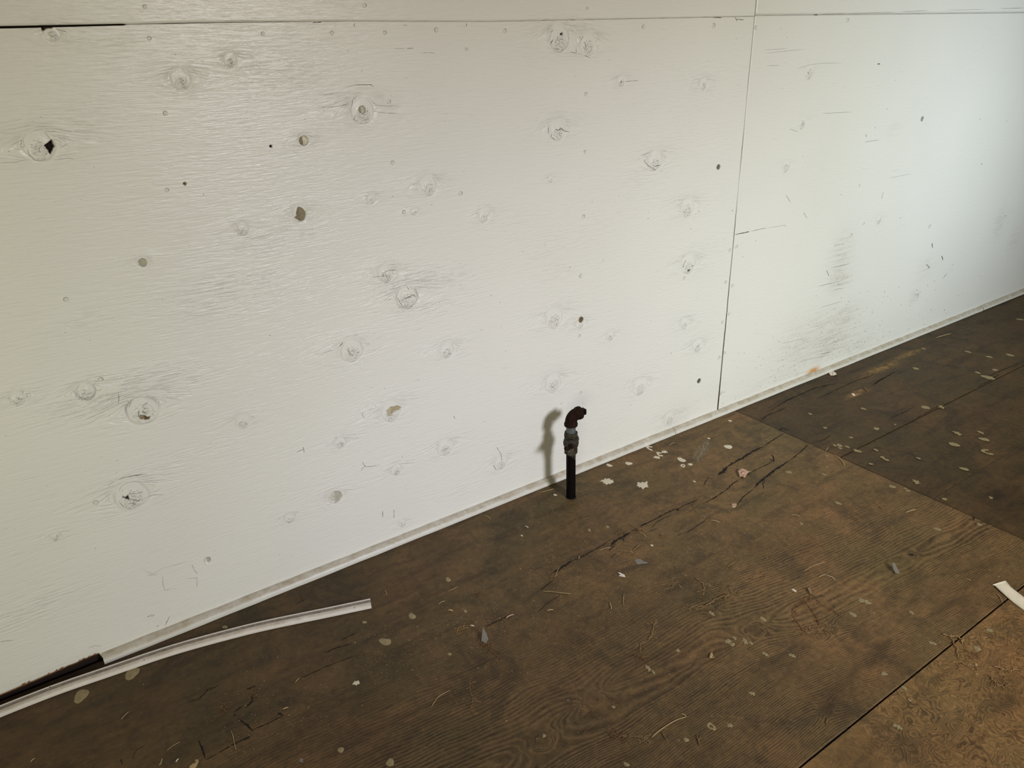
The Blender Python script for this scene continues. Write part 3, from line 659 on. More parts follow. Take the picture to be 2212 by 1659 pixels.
fsheet(-2.23, .197, -2.235, -1.0185, .03, 'burl'); fsheet(-3.0, -.623, -1.0155, .0, .03, 'main'); fsheet(2.643, 5.0, -2.235, -1.0185, .03, 'burl')
fsheet(-3.0, 5.5, -4.9, -2.238, .05, 'burl')

# splits in the floor
V, F = [], []
FC = [([(1190, 1240), (1213, 1226), (1236, 1211)], 4.5), ([(1236, 1211), (1250, 1207), (1275, 1193), (1300, 1179), (1318, 1167)], 1.8), ([(1318, 1181), (1330, 1168), (1345, 1160), (1362, 1150)], 5.5), ([(1315, 1190), (1330, 1176)], 2), ([(1362, 1149), (1385, 1137), (1420, 1119), (1445, 1106), (1464, 1098)], 2.6), ([(1405, 1143), (1420, 1127), (1450, 1112)], 1.3), ([(1464, 1099), (1466, 1103)], 6), ([(1465, 1100), (1480, 1091), (1510, 1078)], 1.6),
      ([(1516, 1089), (1540, 1078), (1570, 1058), (1582, 1046), (1598, 1035)], 2), ([(1598, 1035), (1625, 1019), (1660, 1002), (1672, 993)], 1.2), ([(1550, 1027), (1562, 1019), (1571, 1008)], 6), ([(1568, 1010), (1590, 997), (1610, 986), (1625, 976), (1650, 964)], 4.5), ([(1650, 964), (1675, 947), (1694, 936)], 1.8), ([(1630, 1054), (1640, 1042), (1655, 1030), (1680, 1010), (1705, 996)], 4.5), ([(1705, 996), (1730, 976), (1748, 958)], 1.6), ([(1592, 1092), (1605, 1074), (1628, 1056)], 2), ([(1520, 1050), (1524, 1040), (1532, 1030)], 1.2), ([(1650, 1058), (1648, 1045), (1652, 1038)], 1.4), ([(1660, 990), (1672, 998), (1670, 985), (1665, 984)], 2),
      ([(1200, 1250), (1174, 1270), (1168, 1275)], 1.6), ([(1160, 1325), (1180, 1305), (1215, 1283)], 1.1), ([(1480, 1153), (1510, 1133), (1535, 1115)], 1.2), ([(1049, 1354), (1065, 1346), (1082, 1339), (1110, 1325)], 2.2), ([(1420, 1141), (1400, 1150)], 1), ([(1250, 1120), (1290, 1110)], .6), ([(1460, 1160), (1480, 1150)], 1),
      ([(428, 1599), (436, 1615), (444, 1641)], 2.4), ([(470, 1628), (500, 1610), (545, 1588)], 1.8), ([(445, 1642), (470, 1628)], 1.2), ([(505, 1538), (525, 1526)], 2), ([(505, 1545), (510, 1545)], 3), ([(545, 1577), (580, 1563), (612, 1546)], 1.6), ([(519, 1556), (535, 1568), (547, 1580)], 3), ([(530, 1530), (545, 1515), (545, 1500)], 2.5), ([(532, 1490), (553, 1481)], 2.4), ([(400, 1518), (430, 1510), (450, 1490), (475, 1480)], 1.3), ([(600, 1540), (612, 1546)], 3), ([(520, 1600), (540, 1592)], 3), ([(260, 1640), (265, 1652)], 1.4), ([(285, 1640), (295, 1620), (315, 1610)], 1),
      ([(700, 1412), (725, 1400), (760, 1390)], 2), ([(735, 1385), (750, 1376), (775, 1365)], 1.4), ([(640, 1470), (700, 1442), (770, 1415)], 1.4), ([(1560, 905), (1590, 893)], 1), ([(1640, 912), (1656, 898), (1700, 880)], 1.5), ([(1660, 890), (1700, 865), (1760, 838), (1810, 828)], 2), ([(1770, 860), (1800, 845), (1850, 822), (1900, 805)], 1.2), ([(1682, 930), (1690, 925), (1706, 930)], 2), ([(1885, 832), (1900, 822), (1935, 802)], 2.5), ([(2110, 837), (2135, 824), (2160, 808)], 1.6), ([(1920, 905), (1955, 890), (1975, 878)], 1), ([(1975, 905), (2000, 893), (2040, 870)], 1.2),
      ([(2125, 820), (2145, 808), (2200, 785)], 1.1), ([(1795, 940), (1780, 950), (1752, 958)], 1), ([(1100, 1650), (1130, 1640)], .1), ([(1963, 1199), (1974, 1198)], 4), ([(2102, 1125), (2104, 1117)], 3), ([(1345, 1160), (1348, 1170)], 1.5), ([(1330, 1195), (1318, 1207)], 1), ([(1372, 1147), (1380, 1146)], 2)]
for pts, wd in FC:
    c = FL(*pts[len(pts)//2]); s = (CAM-c).length/FPX
    ribbon_geo(V, F, [FL(*p) for p in pts], wd*s*.92, (0, 0, 1), .0007, jit=.34, sub=9)
o = py_mesh('wood_split', V, F, M_CRACKF, floor); tag(o, 'dark open splits in the floor veneer', kind='stuff')

# paint drips on the floor
M_SPLAT = simple('dried_cream_paint', srgb(214, 203, 178), .6, var=.12, scale=300, bump=.4)
M_SPLATD = simple('dulled_tan_paint_drip', srgb(158, 142, 104), .8, var=.38, scale=250, bump=.3)
def splat(px, py, rp, kind='oval', mat=None, asp=1.35):
    c = FL(px, py, .0003); s = (CAM-c).length/FPX; r = rp*s*(.78 if (px > 1690 and py < 1170) else .88 if mat else 1); rr = random.Random(int(px*7+py)); V, F = [], []
    n = 26 if kind == 'star' else 16; k1, k2 = rr.uniform(0, 6), rr.uniform(0, 6)
    ring = []
    for i in range(n):
        a = 2*math.pi*i/n
        if kind == 'star' and rp > 10: q = (1.0 if rr.random() < .5 else .74)*rr.uniform(.85, 1.12)*(1.35 if rr.random() < .25 else 1); a += rr.uniform(-.09, .09)
        elif kind == 'star': q = 1+.25*math.sin(2*a+k1)+.22*math.sin(5*a+k2)+rr.uniform(-.2, .2)
        else: q = 1+.13*math.sin(2*a+k1)+.09*math.sin(3*a+k2)+rr.uniform(-.06, .06)
        ring.append((q*math.cos(a), q*math.sin(a)*asp))
    hh = .0008
    def P(x, y, h): return (x*r, y*r, h)
    if kind in ('ring', 'hook'):
        span = n if kind == 'ring' else int(n*.72)
        for i in range(n):
            x, y = ring[i]; V += [P(x, y, 0), P(x*.85, y*.85, hh), P(x*.5, y*.5, hh*.9), P(x*.38, y*.38, 0)]
        for i in range(span):
            j = (i+1) % n
            for k in range(3): F.append((4*i+k, 4*j+k, 4*j+k+1, 4*i+k+1))
    else:
        for i in range(n):
            x, y = ring[i]; V += [P(x, y, 0), P(x*.82, y*.82, hh), P(x*.45, y*.45, hh*1.1)]
        for i in range(n):
            j = (i+1) % n
            for k in range(2): F.append((3*i+k, 3*j+k, 3*j+k+1, 3*i+k+1))
        F.append(tuple(3*i+2 for i in range(n)))
    o = py_mesh('paint_splat', V, F, mat or M_SPLAT, floor, smooth=True); o.location = (c.x, c.y, .0003); o.rotation_euler.z = rr.uniform(-.3, .3)
    return o
tag(splat(1312, 1040, 13, 'star', asp=1.0), 'star-shaped cream paint splash'); tag(splat(1388, 1048, 13, 'star', asp=1.05), 'second spiky cream paint splash, further from the pipe')
for px, py, r, k in [(1426, 981, 7, 'hook'), (1435, 976, 5, 'star'), (1419, 988, 5, 'star'), (1472, 993, 7, 'oval'), (1475, 1006, 5, 'ring'), (1573, 965, 7, 'oval'), (1316, 1005, 5, 'oval'), (1358, 1001, 6, 'oval'), (1405, 968, 8, 'hook'), (1199, 1069, 3, 'oval'), (1491, 1003, 4, 'oval'), (1585, 1093, 4, 'star'), (1408, 1178, 2.6, 'oval'), (1127, 1157, 2, 'oval'), (1577, 909, 3, 'oval'), (1531, 947, 2.5, 'oval'), (770, 1475, 5, 'star'), (1500, 1040, 2.4, 'oval')]:
    splat(px, py, r, k)
for px, py, r, k in [(285, 1455, 13, 'oval'), (175, 1503, 13, 'oval'), (486, 1355, 5, 'oval'), (890, 1331, 8, 'oval'), (832, 1386, 11, 'oval'), (971, 1413, 4, 'oval'), (787, 1344, 4, 'oval'), (736, 1620, 6, 'oval'), (843, 1647, 8, 'oval'), (1005, 1320, 4, 'oval'), (1273, 1145, 4, 'oval'), (1312, 1138, 4, 'oval'), (968, 1252, 6, 'oval'),
                     (1400, 1443, 6, 'star'), (1411, 1452, 4, 'star'), (1572, 1385, 6, 'star'), (1586, 1378, 4, 'star'), (1582, 1392, 5, 'star'), (1609, 1385, 6, 'star'), (1622, 1389, 4, 'oval'), (1648, 1337, 6, 'oval'), (1653, 1413, 5, 'star'), (1536, 1569, 8, 'ring'), (1577, 1567, 5, 'star'), (1482, 1598, 5, 'oval'), (1325, 1527, 3.5, 'oval'), (1353, 1651, 5, 'oval'), (1175, 1589, 4, 'oval'), (1624, 1498, 5, 'star'), (1711, 1416, 5, 'star'), (1842, 1327, 6, 'oval'), (1868, 1299, 8, 'star'), (1969, 1323, 4, 'oval'), (2110, 1401, 6, 'oval'), (2137, 1361, 5, 'oval'), (1953, 1486, 4.5, 'oval'), (1909, 1455, 5, 'star'), (1938, 1569, 6, 'star'), (2014, 1389, 5, 'star'), (1964, 1512, 3, 'oval'), (1464, 1405, 4, 'star'), (1537, 1325, 5, 'star'),
                     (1704, 1020, 6, 'oval'), (1780, 1025, 4, 'oval'), (1811, 1087, 6, 'oval'), (1927, 1051, 6, 'oval'), (1961, 1060, 4, 'oval'), (2025, 1143, 6, 'oval'), (2115, 1133, 5, 'star'), (1731, 1131, 4, 'oval'), (1852, 974, 7, 'oval'), (1892, 972, 4.5, 'oval'), (1906, 988, 5, 'oval'), (1914, 993, 5, 'oval'), (1881, 1002, 4, 'oval'), (1813, 962, 6, 'oval'), (1803, 962, 4, 'oval'), (1815, 968, 4, 'oval'), (1830, 965, 4.5, 'oval'), (1838, 945, 4, 'oval'), (1893, 926, 6, 'oval'), (1865, 883, 5, 'oval'), (1999, 880, 8, 'oval'), (2033, 879, 6, 'star'), (1750, 894, 4, 'oval'), (2061, 960, 9, 'oval'), (2068, 936, 7, 'star'), (2126, 949, 8, 'oval'), (2118, 934, 5, 'star'), (2133, 976, 11, 'hook'), (2083, 1013, 7, 'oval'), (1979, 1041, 7, 'star'), (1782, 924, 4, 'oval'), (2134, 815, 10, 'oval'), (2112, 805, 5, 'oval'), (2149, 799, 5, 'oval'), (1978, 796, 6, 'oval'), (1995, 753, 4, 'oval'), (2182, 767, 6, 'oval'), (2091, 760, 5, 'oval'), (2203, 690, 5, 'oval'), (2137, 771, 5, 'oval'), (2040, 1078, 5, 'oval'), (2140, 1075, 4, 'star'), (1955, 1055, 3, 'oval'), (1786, 985, 3, 'oval'), (1786, 1009, 2.5, 'oval'), (1984, 990, 4, 'oval'), (1933, 917, 2.5, 'oval')]:
    splat(px, py, r, k, M_SPLATD)
# brushed smear made of parallel streaks
V, F = [], []
for i in range(16):
    x = 1497+i*1.9; y0 = 945+abs(i-9)*1.5+random.uniform(-4, 4); y1 = 1003-abs(i-6)*2+random.uniform(-5, 5)
    pts = [FL(x+17-.3*i, y0), FL(x+8, (y0+y1)/2-6), FL(x, (y0+y1)/2+10), FL(x+1, y1)]
    ribbon_geo(V, F, pts, .0015, (0, 0, 1), .0005+.00001*i, jit=.6, sub=7)
o = py_mesh('paint_smear', V, F, simple('thin_worn_paint_smear', srgb(146, 130, 104), .8, var=.45, scale=180), floor); tag(o, 'faint brushed cream paint smear')

# ------------------------------------------------------------------ tubes
def tube_geo(V, F, path, rad, n=8, cap=True):
    b = len(V); N = len(path); t0 = (path[1]-path[0]).normalized(); ref = Vector((0, 0, 1)) if abs(t0.z) < .9 else Vector((0, 1, 0))
    for i, p in enumerate(path):
        t = (path[min(i+1, N-1)]-path[max(i-1, 0)])
        if t.length < 1e-9: t = t0
        t = t.normalized(); s = t.cross(ref)
        if s.length < 1e-4: s = t.cross(Vector((1, 0, 0)))
        s.normalize(); u = s.cross(t); r = rad[i] if isinstance(rad, (list, tuple)) else rad
        for k in range(n):
            a = 2*math.pi*(k+.5)/n; V.append(p+s*(r*math.cos(a))+u*(r*math.sin(a)))
    for i in range(N-1):
        for k in range(n): F.append((b+i*n+k, b+i*n+(k+1) % n, b+(i+1)*n+(k+1) % n, b+(i+1)*n+k))
    if cap: F.append(tuple(b+k for k in range(n-1, -1, -1))); F.append(tuple(b+(N-1)*n+k for k in range(n)))
def finish(name, V, F, mat, parent=None, ang=.6):
    me = bpy.data.meshes.new(name); me.from_pydata([tuple(v) for v in V], [], F); me.update()
    b = bmesh.new(); b.from_mesh(me); bmesh.ops.recalc_face_normals(b, faces=b.faces)
    for f in b.faces: f.smooth = True
    for e in b.edges:
        if len(e.link_faces) == 2 and e.calc_face_angle(0) > ang: e.smooth = False
    b.to_mesh(me); b.free(); return link(name, me, mat, parent)

# ------------------------------------------------------------------ pipe
PX, PY = 1.1019, -.1022
M_IRON = simple('black_iron_pipe', srgb(11, 7, 6), .6, spec=.12, metal=.0, var=.5, scale=90, bump=.3)
M_RUST = simple('dark_rusted_elbow', srgb(42, 23, 13), .85, metal=0, var=.6, scale=150, bump=.6, bdist=.0012, col2=srgb(19, 10, 6), spec=.12)
M_GALV = simple('galvanised_nipple', srgb(112, 118, 116), .5, metal=.35, var=.45, scale=160, bump=.4)
M_BRASS = simple('grimy_brass_valve', srgb(58, 49, 30), .7, metal=.0, var=.55, scale=140, bump=.6, col2=srgb(26, 21, 14))
M_WEB = simple('dusty_cobweb', srgb(176, 166, 140), .9, var=.3, scale=300)
pipe = empty('capped_gas_pipe', (PX, PY, 0))
tag(pipe, 'black iron pipe stub with brass valve and capped rusty elbow, rising from floor', 'pipe')
def loc(*a): return Vector(a)
V, F = [], []; tube_geo(V, F, [loc(0, 0, -.01), loc(0, 0, .02), loc(0, 0, .08), loc(0, 0, .146)], .0132, 28); finish('riser', V, F, M_IRON, pipe)
V, F = [], []; tube_geo(V, F, [loc(0, 0, -.001), loc(0, 0, .0012), loc(0, 0, .0014)], [.0155, .0150, .0132], 20); finish('floor_hole_rim', V, F, M_CRACKF, pipe)
# valve body: hex, waist, ball, hex
valve = empty('valve', (0, 0, 0), pipe)
V, F = [], []
tube_geo(V, F, [loc(0, 0, z) for z in (.142, .1425, .152, .158, .160)], [.0165, .0182, .0182, .0182, .0150], 6)
finish('hex_end', V, F, M_BRASS, valve); V, F = [], []
tube_geo(V, F, [loc(0, 0, z) for z in (.190, .192, .196, .206, .2085)], [.0150, .0182, .0190, .0190, .0172], 8)
finish('hex_end', V, F, M_BRASS, valve)
V, F = [], []
tube_geo(V, F, [loc(0, 0, .156+.038*i/10) for i in range(11)], [.0135+.0078*math.sin(math.pi*i/10)**.8 for i in range(11)], 24)
finish('valve_body', V, F, M_BRASS, valve)
# side plug boss to the right rear and stem with nut toward the camera-left
d = Vector((-.62, -.78, -.02)).normalized()
V, F = [], []
c0 = loc(0, 0, .182)
tube_geo(V, F, [c0+d*t for t in (.008, .016, .0165, .028, .030, .0305)], [.0135, .0135, .0152, .0152, .0130, .0090], 20)
finish('stem_boss', V, F, M_BRASS, valve)
V, F = [], []
tube_geo(V, F, [c0+d*t for t in (.029, .0300, .036, .037)], [.0068, .0075, .0072, .0045], 12)
tube_geo(V, F, [c0+d*.034+Vector((-.005, 0, -.001)), c0+d*.034+Vector((-.014, .002, -.001)), c0+d*.034+Vector((-.0175, .003, -.001)), c0+d*.034+Vector((-.019, .003, -.001))], [.0042, .0042, .0050, .003], 12)
finish('stem', V, F, M_RUST, valve)
V, F = [], []
d2 = Vector((.80, .2, -.04)).normalized(); tube_geo(V, F, [c0+d2*t for t in (.006, .0165, .021, .0235)], [.0145, .0140, .0120, .0070], 18)
finish('side_boss', V, F, M_BRASS, valve)
V, F = [], []; tube_geo(V, F, [loc(0, 0, .204), loc(0, 0, .215), loc(0, 0, .234)], .0131, 26); finish('nipple', V, F, M_GALV, pipe)
# elbow: vertical collar, 90 degree bend, horizontal collar
V, F = [], []; path = []; rad = []
for z, r in ((.2275, .0165), (.2285, .0182), (.2345, .0186), (.2365, .0178), (.2375, .0164)): path.append(loc(0, 0, z)); rad.append(r)
R = .0195
for i in range(1, 9):
    a = math.radians(90*i/9); path.append(loc(R-R*math.cos(a), 0, .2380+R*math.sin(a))); rad.append(.0163)
for x, r in ((.0200, .0164), (.0215, .0176), (.0235, .0184), (.0310, .0182), (.0322, .0165)): path.append(loc(x, 0, .2578)); rad.append(r)
tube_geo(V, F, path, rad, 26); finish('elbow', V, F, M_RUST, pipe, ang=.9)
V, F = [], []; tube_geo(V, F, [loc(.031, 0, .2578), loc(.0345, 0, .2578)], .0128, 18)
tube_geo(V, F, [loc(.033, 0, .2578), loc(.0472, 0, .2578), loc(.0482, 0, .2578)], [.0108, .0108, .0096], 4); finish('square_plug', V, F, M_IRON, pipe)

# ------------------------------------------------------------------ fibres, straws, chips
M_FIB = simple('dry_root_fibre', srgb(166, 134, 92), .9, var=.3, scale=200)
M_FIBB = simple('brown_fibre', srgb(136, 102, 70), .9, var=.35, scale=200)
M_STRAW = simple('dry_straw', srgb(184, 158, 112), .7, var=.2, scale=150)
M_TWIG = simple('brown_wood_sliver', srgb(138, 112, 76), .8, var=.3, scale=150)
M_WCHIP = simple('white_paint_chip', srgb(226, 214, 200), .6, var=.15, scale=200)
M_PINK = simple('pinkish_plaster_chip', srgb(196, 160, 136), .8, var=.35, scale=260)
def glassmat():
    m, nt, b = newmat('translucent_plastic_flake'); b.inputs['Base Color'].default_value = srgb(142, 138, 128)
    b.inputs['Roughness'].default_value = .3; b.inputs['Alpha'].default_value = .55; return m
M_FLAKE = glassmat()
def wander(pts, sc, seg=6, zamp=.001):
    P = []
    for i in range(len(pts)-1):
        for k in range(seg):
            p = pts[i].lerp(pts[i+1], k/seg)
            P.append(p+Vector((random.gauss(0, sc), random.gauss(0, sc), abs(random.gauss(0, zamp)))))
    P.append(pts[-1].copy()); return P
def thing(name, V, F, mat, label, cat, group, smooth=True):
    me = bpy.data.meshes.new(name)
    cx = sum((Vector(v) for v in V), Vector())/len(V); cx.z = 0
    me.from_pydata([tuple(Vector(v)-cx) for v in V], [], F); me.update()
    if smooth: me.polygons.foreach_set('use_smooth', [True]*len(me.polygons))
    o = link(name, me, mat); o.location = cx; tag(o, label, cat, group); return o
def clump(guide, n, spread, label, r=.0004, mat=None, curl=.0035, main=.0007, fuzz=0):
    V, F = [], []; G = [FL(*g) for g in guide]
    P = wander(G, .0012, 6, .001); P = [p+Vector((0, 0, .0012)) for p in P]; tube_geo(V, F, P, main*.72, 5)
    for i in range(n):
        t = random.random()*(len(G)-1); k = min(int(t), len(G)-2); p = G[k].lerp(G[k+1], t-k)+Vector((random.gauss(0, spread), random.gauss(0, spread), .0012))
        a = random.uniform(0, 6.28); Q = [p]
        for j in range(random.randint(3, 9)):
            a += random.gauss(0, .9); Q.append(Q[-1]+Vector((math.cos(a)*curl, math.sin(a)*curl, random.gauss(0, .0008)))); Q[-1].z = min(.009, max(.0009, Q[-1].z))
        tube_geo(V, F, Q, r*random.uniform(.5, 1.0), 4)
    return thing('fibre_clump', V, F, mat or M_FIB, label, 'fibre', 'tangles of dry fibre and root hair lying on the floor')
clump([(1552, 1262), (1570, 1276), (1577, 1270), (1580, 1286), (1572, 1288)], 62, .0045, 'largest matted tangle of dry fibre with a dangling tail, right of centre on the floor', curl=.004)
clump([(1490, 1322), (1494, 1310), (1522, 1312), (1540, 1298), (1560, 1290), (1575, 1288)], 26, .0018, 'long thin fibre tail trailing left from the largest tangle', main=.0009)
clump([(1500, 1248), (1512, 1256), (1520, 1262), (1520, 1275), (1518, 1286)], 14, .0015, 'short hooked fibre strand just left of the largest tangle', main=.0011)
clump([(1752, 1290), (1746, 1300), (1737, 1305), (1714, 1320), (1712, 1332), (1726, 1352), (1738, 1367)], 30, .0016, 'wiry fibre outlining the left side of a loose loop right of centre', main=.0008, mat=M_FIBB)
clump([(1730, 1360), (1745, 1368), (1765, 1362), (1785, 1358), (1795, 1362)], 64, .0048, 'fuzzy tan fibre mat at the bottom of the loose loop', curl=.003)
clump([(1741, 1304), (1757, 1322), (1766, 1340), (1770, 1352)], 5, .001, 'single wiry root running down the middle of the loose loop', main=.0009, mat=M_FIBB)
clump([(1764, 1297), (1780, 1310), (1800, 1318), (1810, 1324)], 12, .0015, 'thin reddish fibre branching right from the top of the loose loop', mat=M_FIBB)
clump([(1402, 1343), (1412, 1350), (1408, 1372), (1400, 1385), (1384, 1394), (1384, 1410)], 14, .001, 'long crooked fibre with a knot at its lower end left of the cathedral grain', main=.0008)
clump([(1378, 1418), (1384, 1424), (1392, 1418)], 16, .002, 'small knotted fibre ball below the long crooked fibre', mat=M_FIBB)
clump([(2037, 1370), (2050, 1376), (2066, 1376), (2076, 1384), (2079, 1391)], 6, .0008, 'thick pale forked root lying across the joint at the lower right', main=.0020)
clump([(2053, 1377), (2060, 1392), (2067, 1404), (2068, 1420)], 8, .001, 'side branch of pale root hanging down from the forked root', main=.0013)
clump([(2057, 1431), (2075, 1432), (2088, 1438), (2106, 1440), (2112, 1450)], 10, .001, 'thin yellowish root strand below the forked root at lower right', main=.0009)
clump([(2082, 1405), (2095, 1410), (2106, 1415), (2118, 1412)], 18, .0028, 'faint spidery fibre patch right of the forked root', r=.00035, mat=M_FIBB)
clump([(2145, 1439), (2165, 1446), (2180, 1450), (2196, 1447), (2205, 1446)], 14, .0015, 'ragged pale root piece near the right edge', main=.0015)
clump([(2138, 1462), (2146, 1472), (2155, 1482), (2160, 1483)], 8, .001, 'bent root piece nearest the right edge of the near sheet', main=.0012)
clump([(2160, 1466), (2170, 1472), (2168, 1480), (2174, 1482)], 16, .002, 'curled fibre loop beside the bent root piece near the right edge')
clump([(1322, 1584), (1330, 1590), (1342, 1594), (1352, 1590)], 30, .0022, 'reddish brown matted husk at the bottom of the picture beside the straw stalk', mat=M_FIBB, main=.0014, curl=.003)
clump([(1355, 1589), (1375, 1592), (1388, 1596), (1400, 1590), (1406, 1588)], 5, .0006, 'hair-thin fibre joining the brown husk to the straw stalk', main=.0005)
clump([(1335, 1190), (1350, 1192), (1362, 1194), (1378, 1198)], 22, .0015, 'tiny tan fibre cluster just above the clear flake')
clump([(1348, 1148), (1340, 1150), (1330, 1156)], 26, .003, 'dark frayed wood fibres torn up at the middle of the long split', mat=M_TWIG, curl=.0022)
clump([(1380, 1138), (1388, 1146), (1396, 1150)], 12, .0015, 'pale splintered fibres just right of the torn fibres on the long split')
clump([(1186, 1252), (1198, 1245), (1206, 1242)], 18, .003, 'debris-filled fibre fray at the lower end of the long split', mat=M_TWIG, curl=.0025)
clump([(1038, 1385), (1046, 1392), (1054, 1390)], 28, .003, 'dark fuzzy lint caught under the grey flake left of centre', mat=M_FIBB, curl=.0025)
clump([(1052, 1400), (1060, 1408), (1070, 1414), (1084, 1430)], 7, .0007, 'thin lint thread trailing down from the grey flake', mat=M_FIBB, main=.0005)
clump([(1005, 1350), (995, 1358), (984, 1368)], 16, .003, 'loose scatter of straw hairs left of the grey flake')
clump([(1016, 1465), (1015, 1490), (1022, 1510), (1018, 1535), (1028, 1546)], 8, .0008, 'long crinkled hair lying down the dark floor below the grey flake', main=.0004)
clump([(1020, 1281), (1030, 1282), (1031, 1287)], 7, .0015, 'tiny dark-shadowed husk near the top of the dark stained area left of centre', mat=M_FIBB)
clump([(1620, 1250), (1640, 1244), (1646, 1243)], 8, .001, 'short splinter bundle right of the largest tangle', main=.0008)
clump([(1490, 1045+60), (1500, 1100)], 6, .001, 'faint fibre crumb by the upper end of the middle split', mat=M_FIBB)
clump([(1425, 1100+62), (1440, 1160)], 5, .0008, 'faint fibre crumb below the upper end of the long split', mat=M_FIBB)
clump([(1348+90, 1276), (1448, 1262), (1470, 1258)], 9, .001, 'thin curved fibre over the dark patch in the middle of the floor', main=.0004)
clump([(485, 1520), (478, 1530), (490, 1540)], 10, .003, 'mossy fuzz at the lower left of the floor', mat=M_FIBB)
clump([(545, 1508), (560, 1500)], 8, .003, 'mossy fuzz by the broken patch at the lower left', mat=M_FIBB)
clump([(1750, 1285), (1744, 1279)], 6, .0015, 'rusty fibre tuft at the top of the loose loop', mat=M_FIBB)

SG = 'straws and slivers scattered on the floor'
def straw(pts, w, label, mat=None, name='straw', z=.0010, zend=None):
    V, F = [], []; P = [FL(*p) for p in pts]; Q = []
    for i in range(len(P)-1):
        for k in range(3): Q.append(P[i].lerp(P[i+1], k/3))
    Q.append(P[-1])
    for _ in range(2):
        Q = [Q[0]]+[(Q[i-1]+Q[i]*2+Q[i+1])/4 for i in range(1, len(Q)-1)]+[Q[-1]]
    s = (CAM-P[0]).length/FPX; r = w*s*.34
    for i, q in enumerate(Q): q.z = max(z, r*1.02)+(.0015*math.sin(math.pi*i/(len(Q)-1)))
    tube_geo(V, F, Q, [r*(.6 if i in (0, len(Q)-1) else 1) for i in range(len(Q))], 6)
    return thing(name, V, F, mat or M_STRAW, label, 'straw', SG)
straw([(1408, 1593), (1421, 1582), (1440, 1569), (1460, 1557), (1482, 1549)], 2.6, 'long curved pale straw stalk at the bottom of the picture')
straw([(1482, 1549), (1478, 1545), (1470, 1543)], 2.6, 'short broken tip at the end of the long curved straw stalk')
straw([(1429, 1582), (1434, 1590), (1441, 1601)], 2.2, 'dark sliver just right of the long curved straw stalk', M_TWIG)
straw([(1505, 1588), (1508, 1600), (1512, 1613)], 3.0, 'forked brown twig right of the straw stalk near the bottom', M_TWIG)
straw([(1513, 1589), (1512, 1598), (1508, 1602)], 2.4, 'side prong leaning on the forked brown twig near the bottom', M_TWIG)
straw([(1802, 984), (1812, 990), (1820, 998), (1824, 1007)], 2.4, 'thin curved straw at the corner of the open floor joint')
straw([(1783, 975), (1790, 967)], 1.8, 'tiny straight straw up and left of the open joint corner')
straw([(1956, 1108), (1966, 1105), (1978, 1101)], 2.6, 'short straight straw below the open joint, right side')
straw([(1897, 1095), (1902, 1098), (1908, 1100)], 2.6, 'short dark and pale sliver below the open joint', M_TWIG)
straw([(1736, 1235), (1750, 1226), (1768, 1220), (1782, 1214)], 1.6, 'long hair-thin straw right of centre above the cathedral grain')
straw([(1708, 1113), (1722, 1114), (1727, 1116)], 1.6, 'tiny straw left of the reddish drip below the splits')
straw([(1317, 1302), (1319, 1309), (1321, 1317)], 3.0, 'stubby straight straw in the middle of the floor left of the fibre tangles')
straw([(1348, 1282), (1347, 1292), (1346, 1302), (1348, 1310)], 1.6, 'thin upright hair-like straw next to the stubby straw in the middle')
straw([(1368, 1190), (1376, 1183), (1384, 1176)], 3.0, 'thick slanted splinter just above the clear flake', M_TWIG)
straw([(1181, 1320), (1188, 1319), (1195, 1318)], 3.0, 'pale flat sliver at the left below the long split')
straw([(1172, 1278), (1190, 1279), (1210, 1282), (1233, 1283)], 1.4, 'long thin curved straw at the lower end of the long split')
straw([(1200, 1248), (1203, 1236), (1208, 1228)], 1.6, 'thin straw poking up out of the lower end of the long split')
straw([(1250, 1208), (1252, 1202)], 2.6, 'tiny splinter standing on the long split above the dark opening')
straw([(1295, 1190), (1308, 1185), (1320, 1184)], 1.6, 'thin pale splinter left of the torn fibres on the long split')
straw([(1380, 1150), (1388, 1154), (1396, 1160)], 2, 'short pale splinter right of the torn fibres on the long split')
straw([(1358, 1132), (1370, 1140), (1380, 1148)], 1.8, 'thin splinter crossing the long split', M_TWIG)
straw([(1533, 1124), (1543, 1126), (1555, 1129)], 2.4, 'short pale straw below the middle split')
straw([(1570, 1225), (1580, 1219), (1588, 1216)], 2.4, 'slanted short splinter above the largest fibre tangle', M_TWIG)
straw([(968, 1319), (974, 1320), (978, 1321)], 4.4, 'short thick orange-tan sliver left of centre')
straw([(1016, 1352), (1020, 1353), (1024, 1353)], 3.2, 'bright white sliver left of the grey flake', M_WCHIP)
straw([(1093, 1336), (1100, 1332), (1110, 1328)], 3.6, 'pinkish sliver at the end of the small split left of centre', M_PINK)
straw([(932, 1528), (942, 1512), (950, 1504), (972, 1492)], 1.8, 'long thin bent straw on the dark floor at the bottom left of centre')
straw([(638, 1475), (643, 1470), (648, 1465)], 2.2, 'small slanted splinter left below the loose trim')
straw([(611, 1533), (617, 1531), (623, 1529)], 3.0, 'small bright sliver right of the broken patch at the lower left')
straw([(262, 1555), (270, 1547), (279, 1538)], 1.8, 'thin slanted straw on the bare floor at the lower left')
straw([(498, 1578), (504, 1590), (506, 1605), (510, 1620)], 1.6, 'thin curved straw over the rectangular split at the lower left')
straw([(361, 1622), (375, 1612), (390, 1603)], 1.2, 'faint hair-thin straw left of the rectangular split')
straw([(380, 1647), (384, 1643), (386, 1640)], 3.0, 'bright white crumb-sized sliver at the bottom left edge', M_WCHIP)
straw([(66, 1647), (72, 1642), (76, 1639)], 2.4, 'small straw at the bottom left corner')
straw([(550+255, 1284), (834, 1290)], 1.2, 'pale short hair above right of the loose trim end') if False else straw([(831, 1276), (834, 1281), (836, 1286)], 1.6, 'tiny pale hair right above the loose trim end')
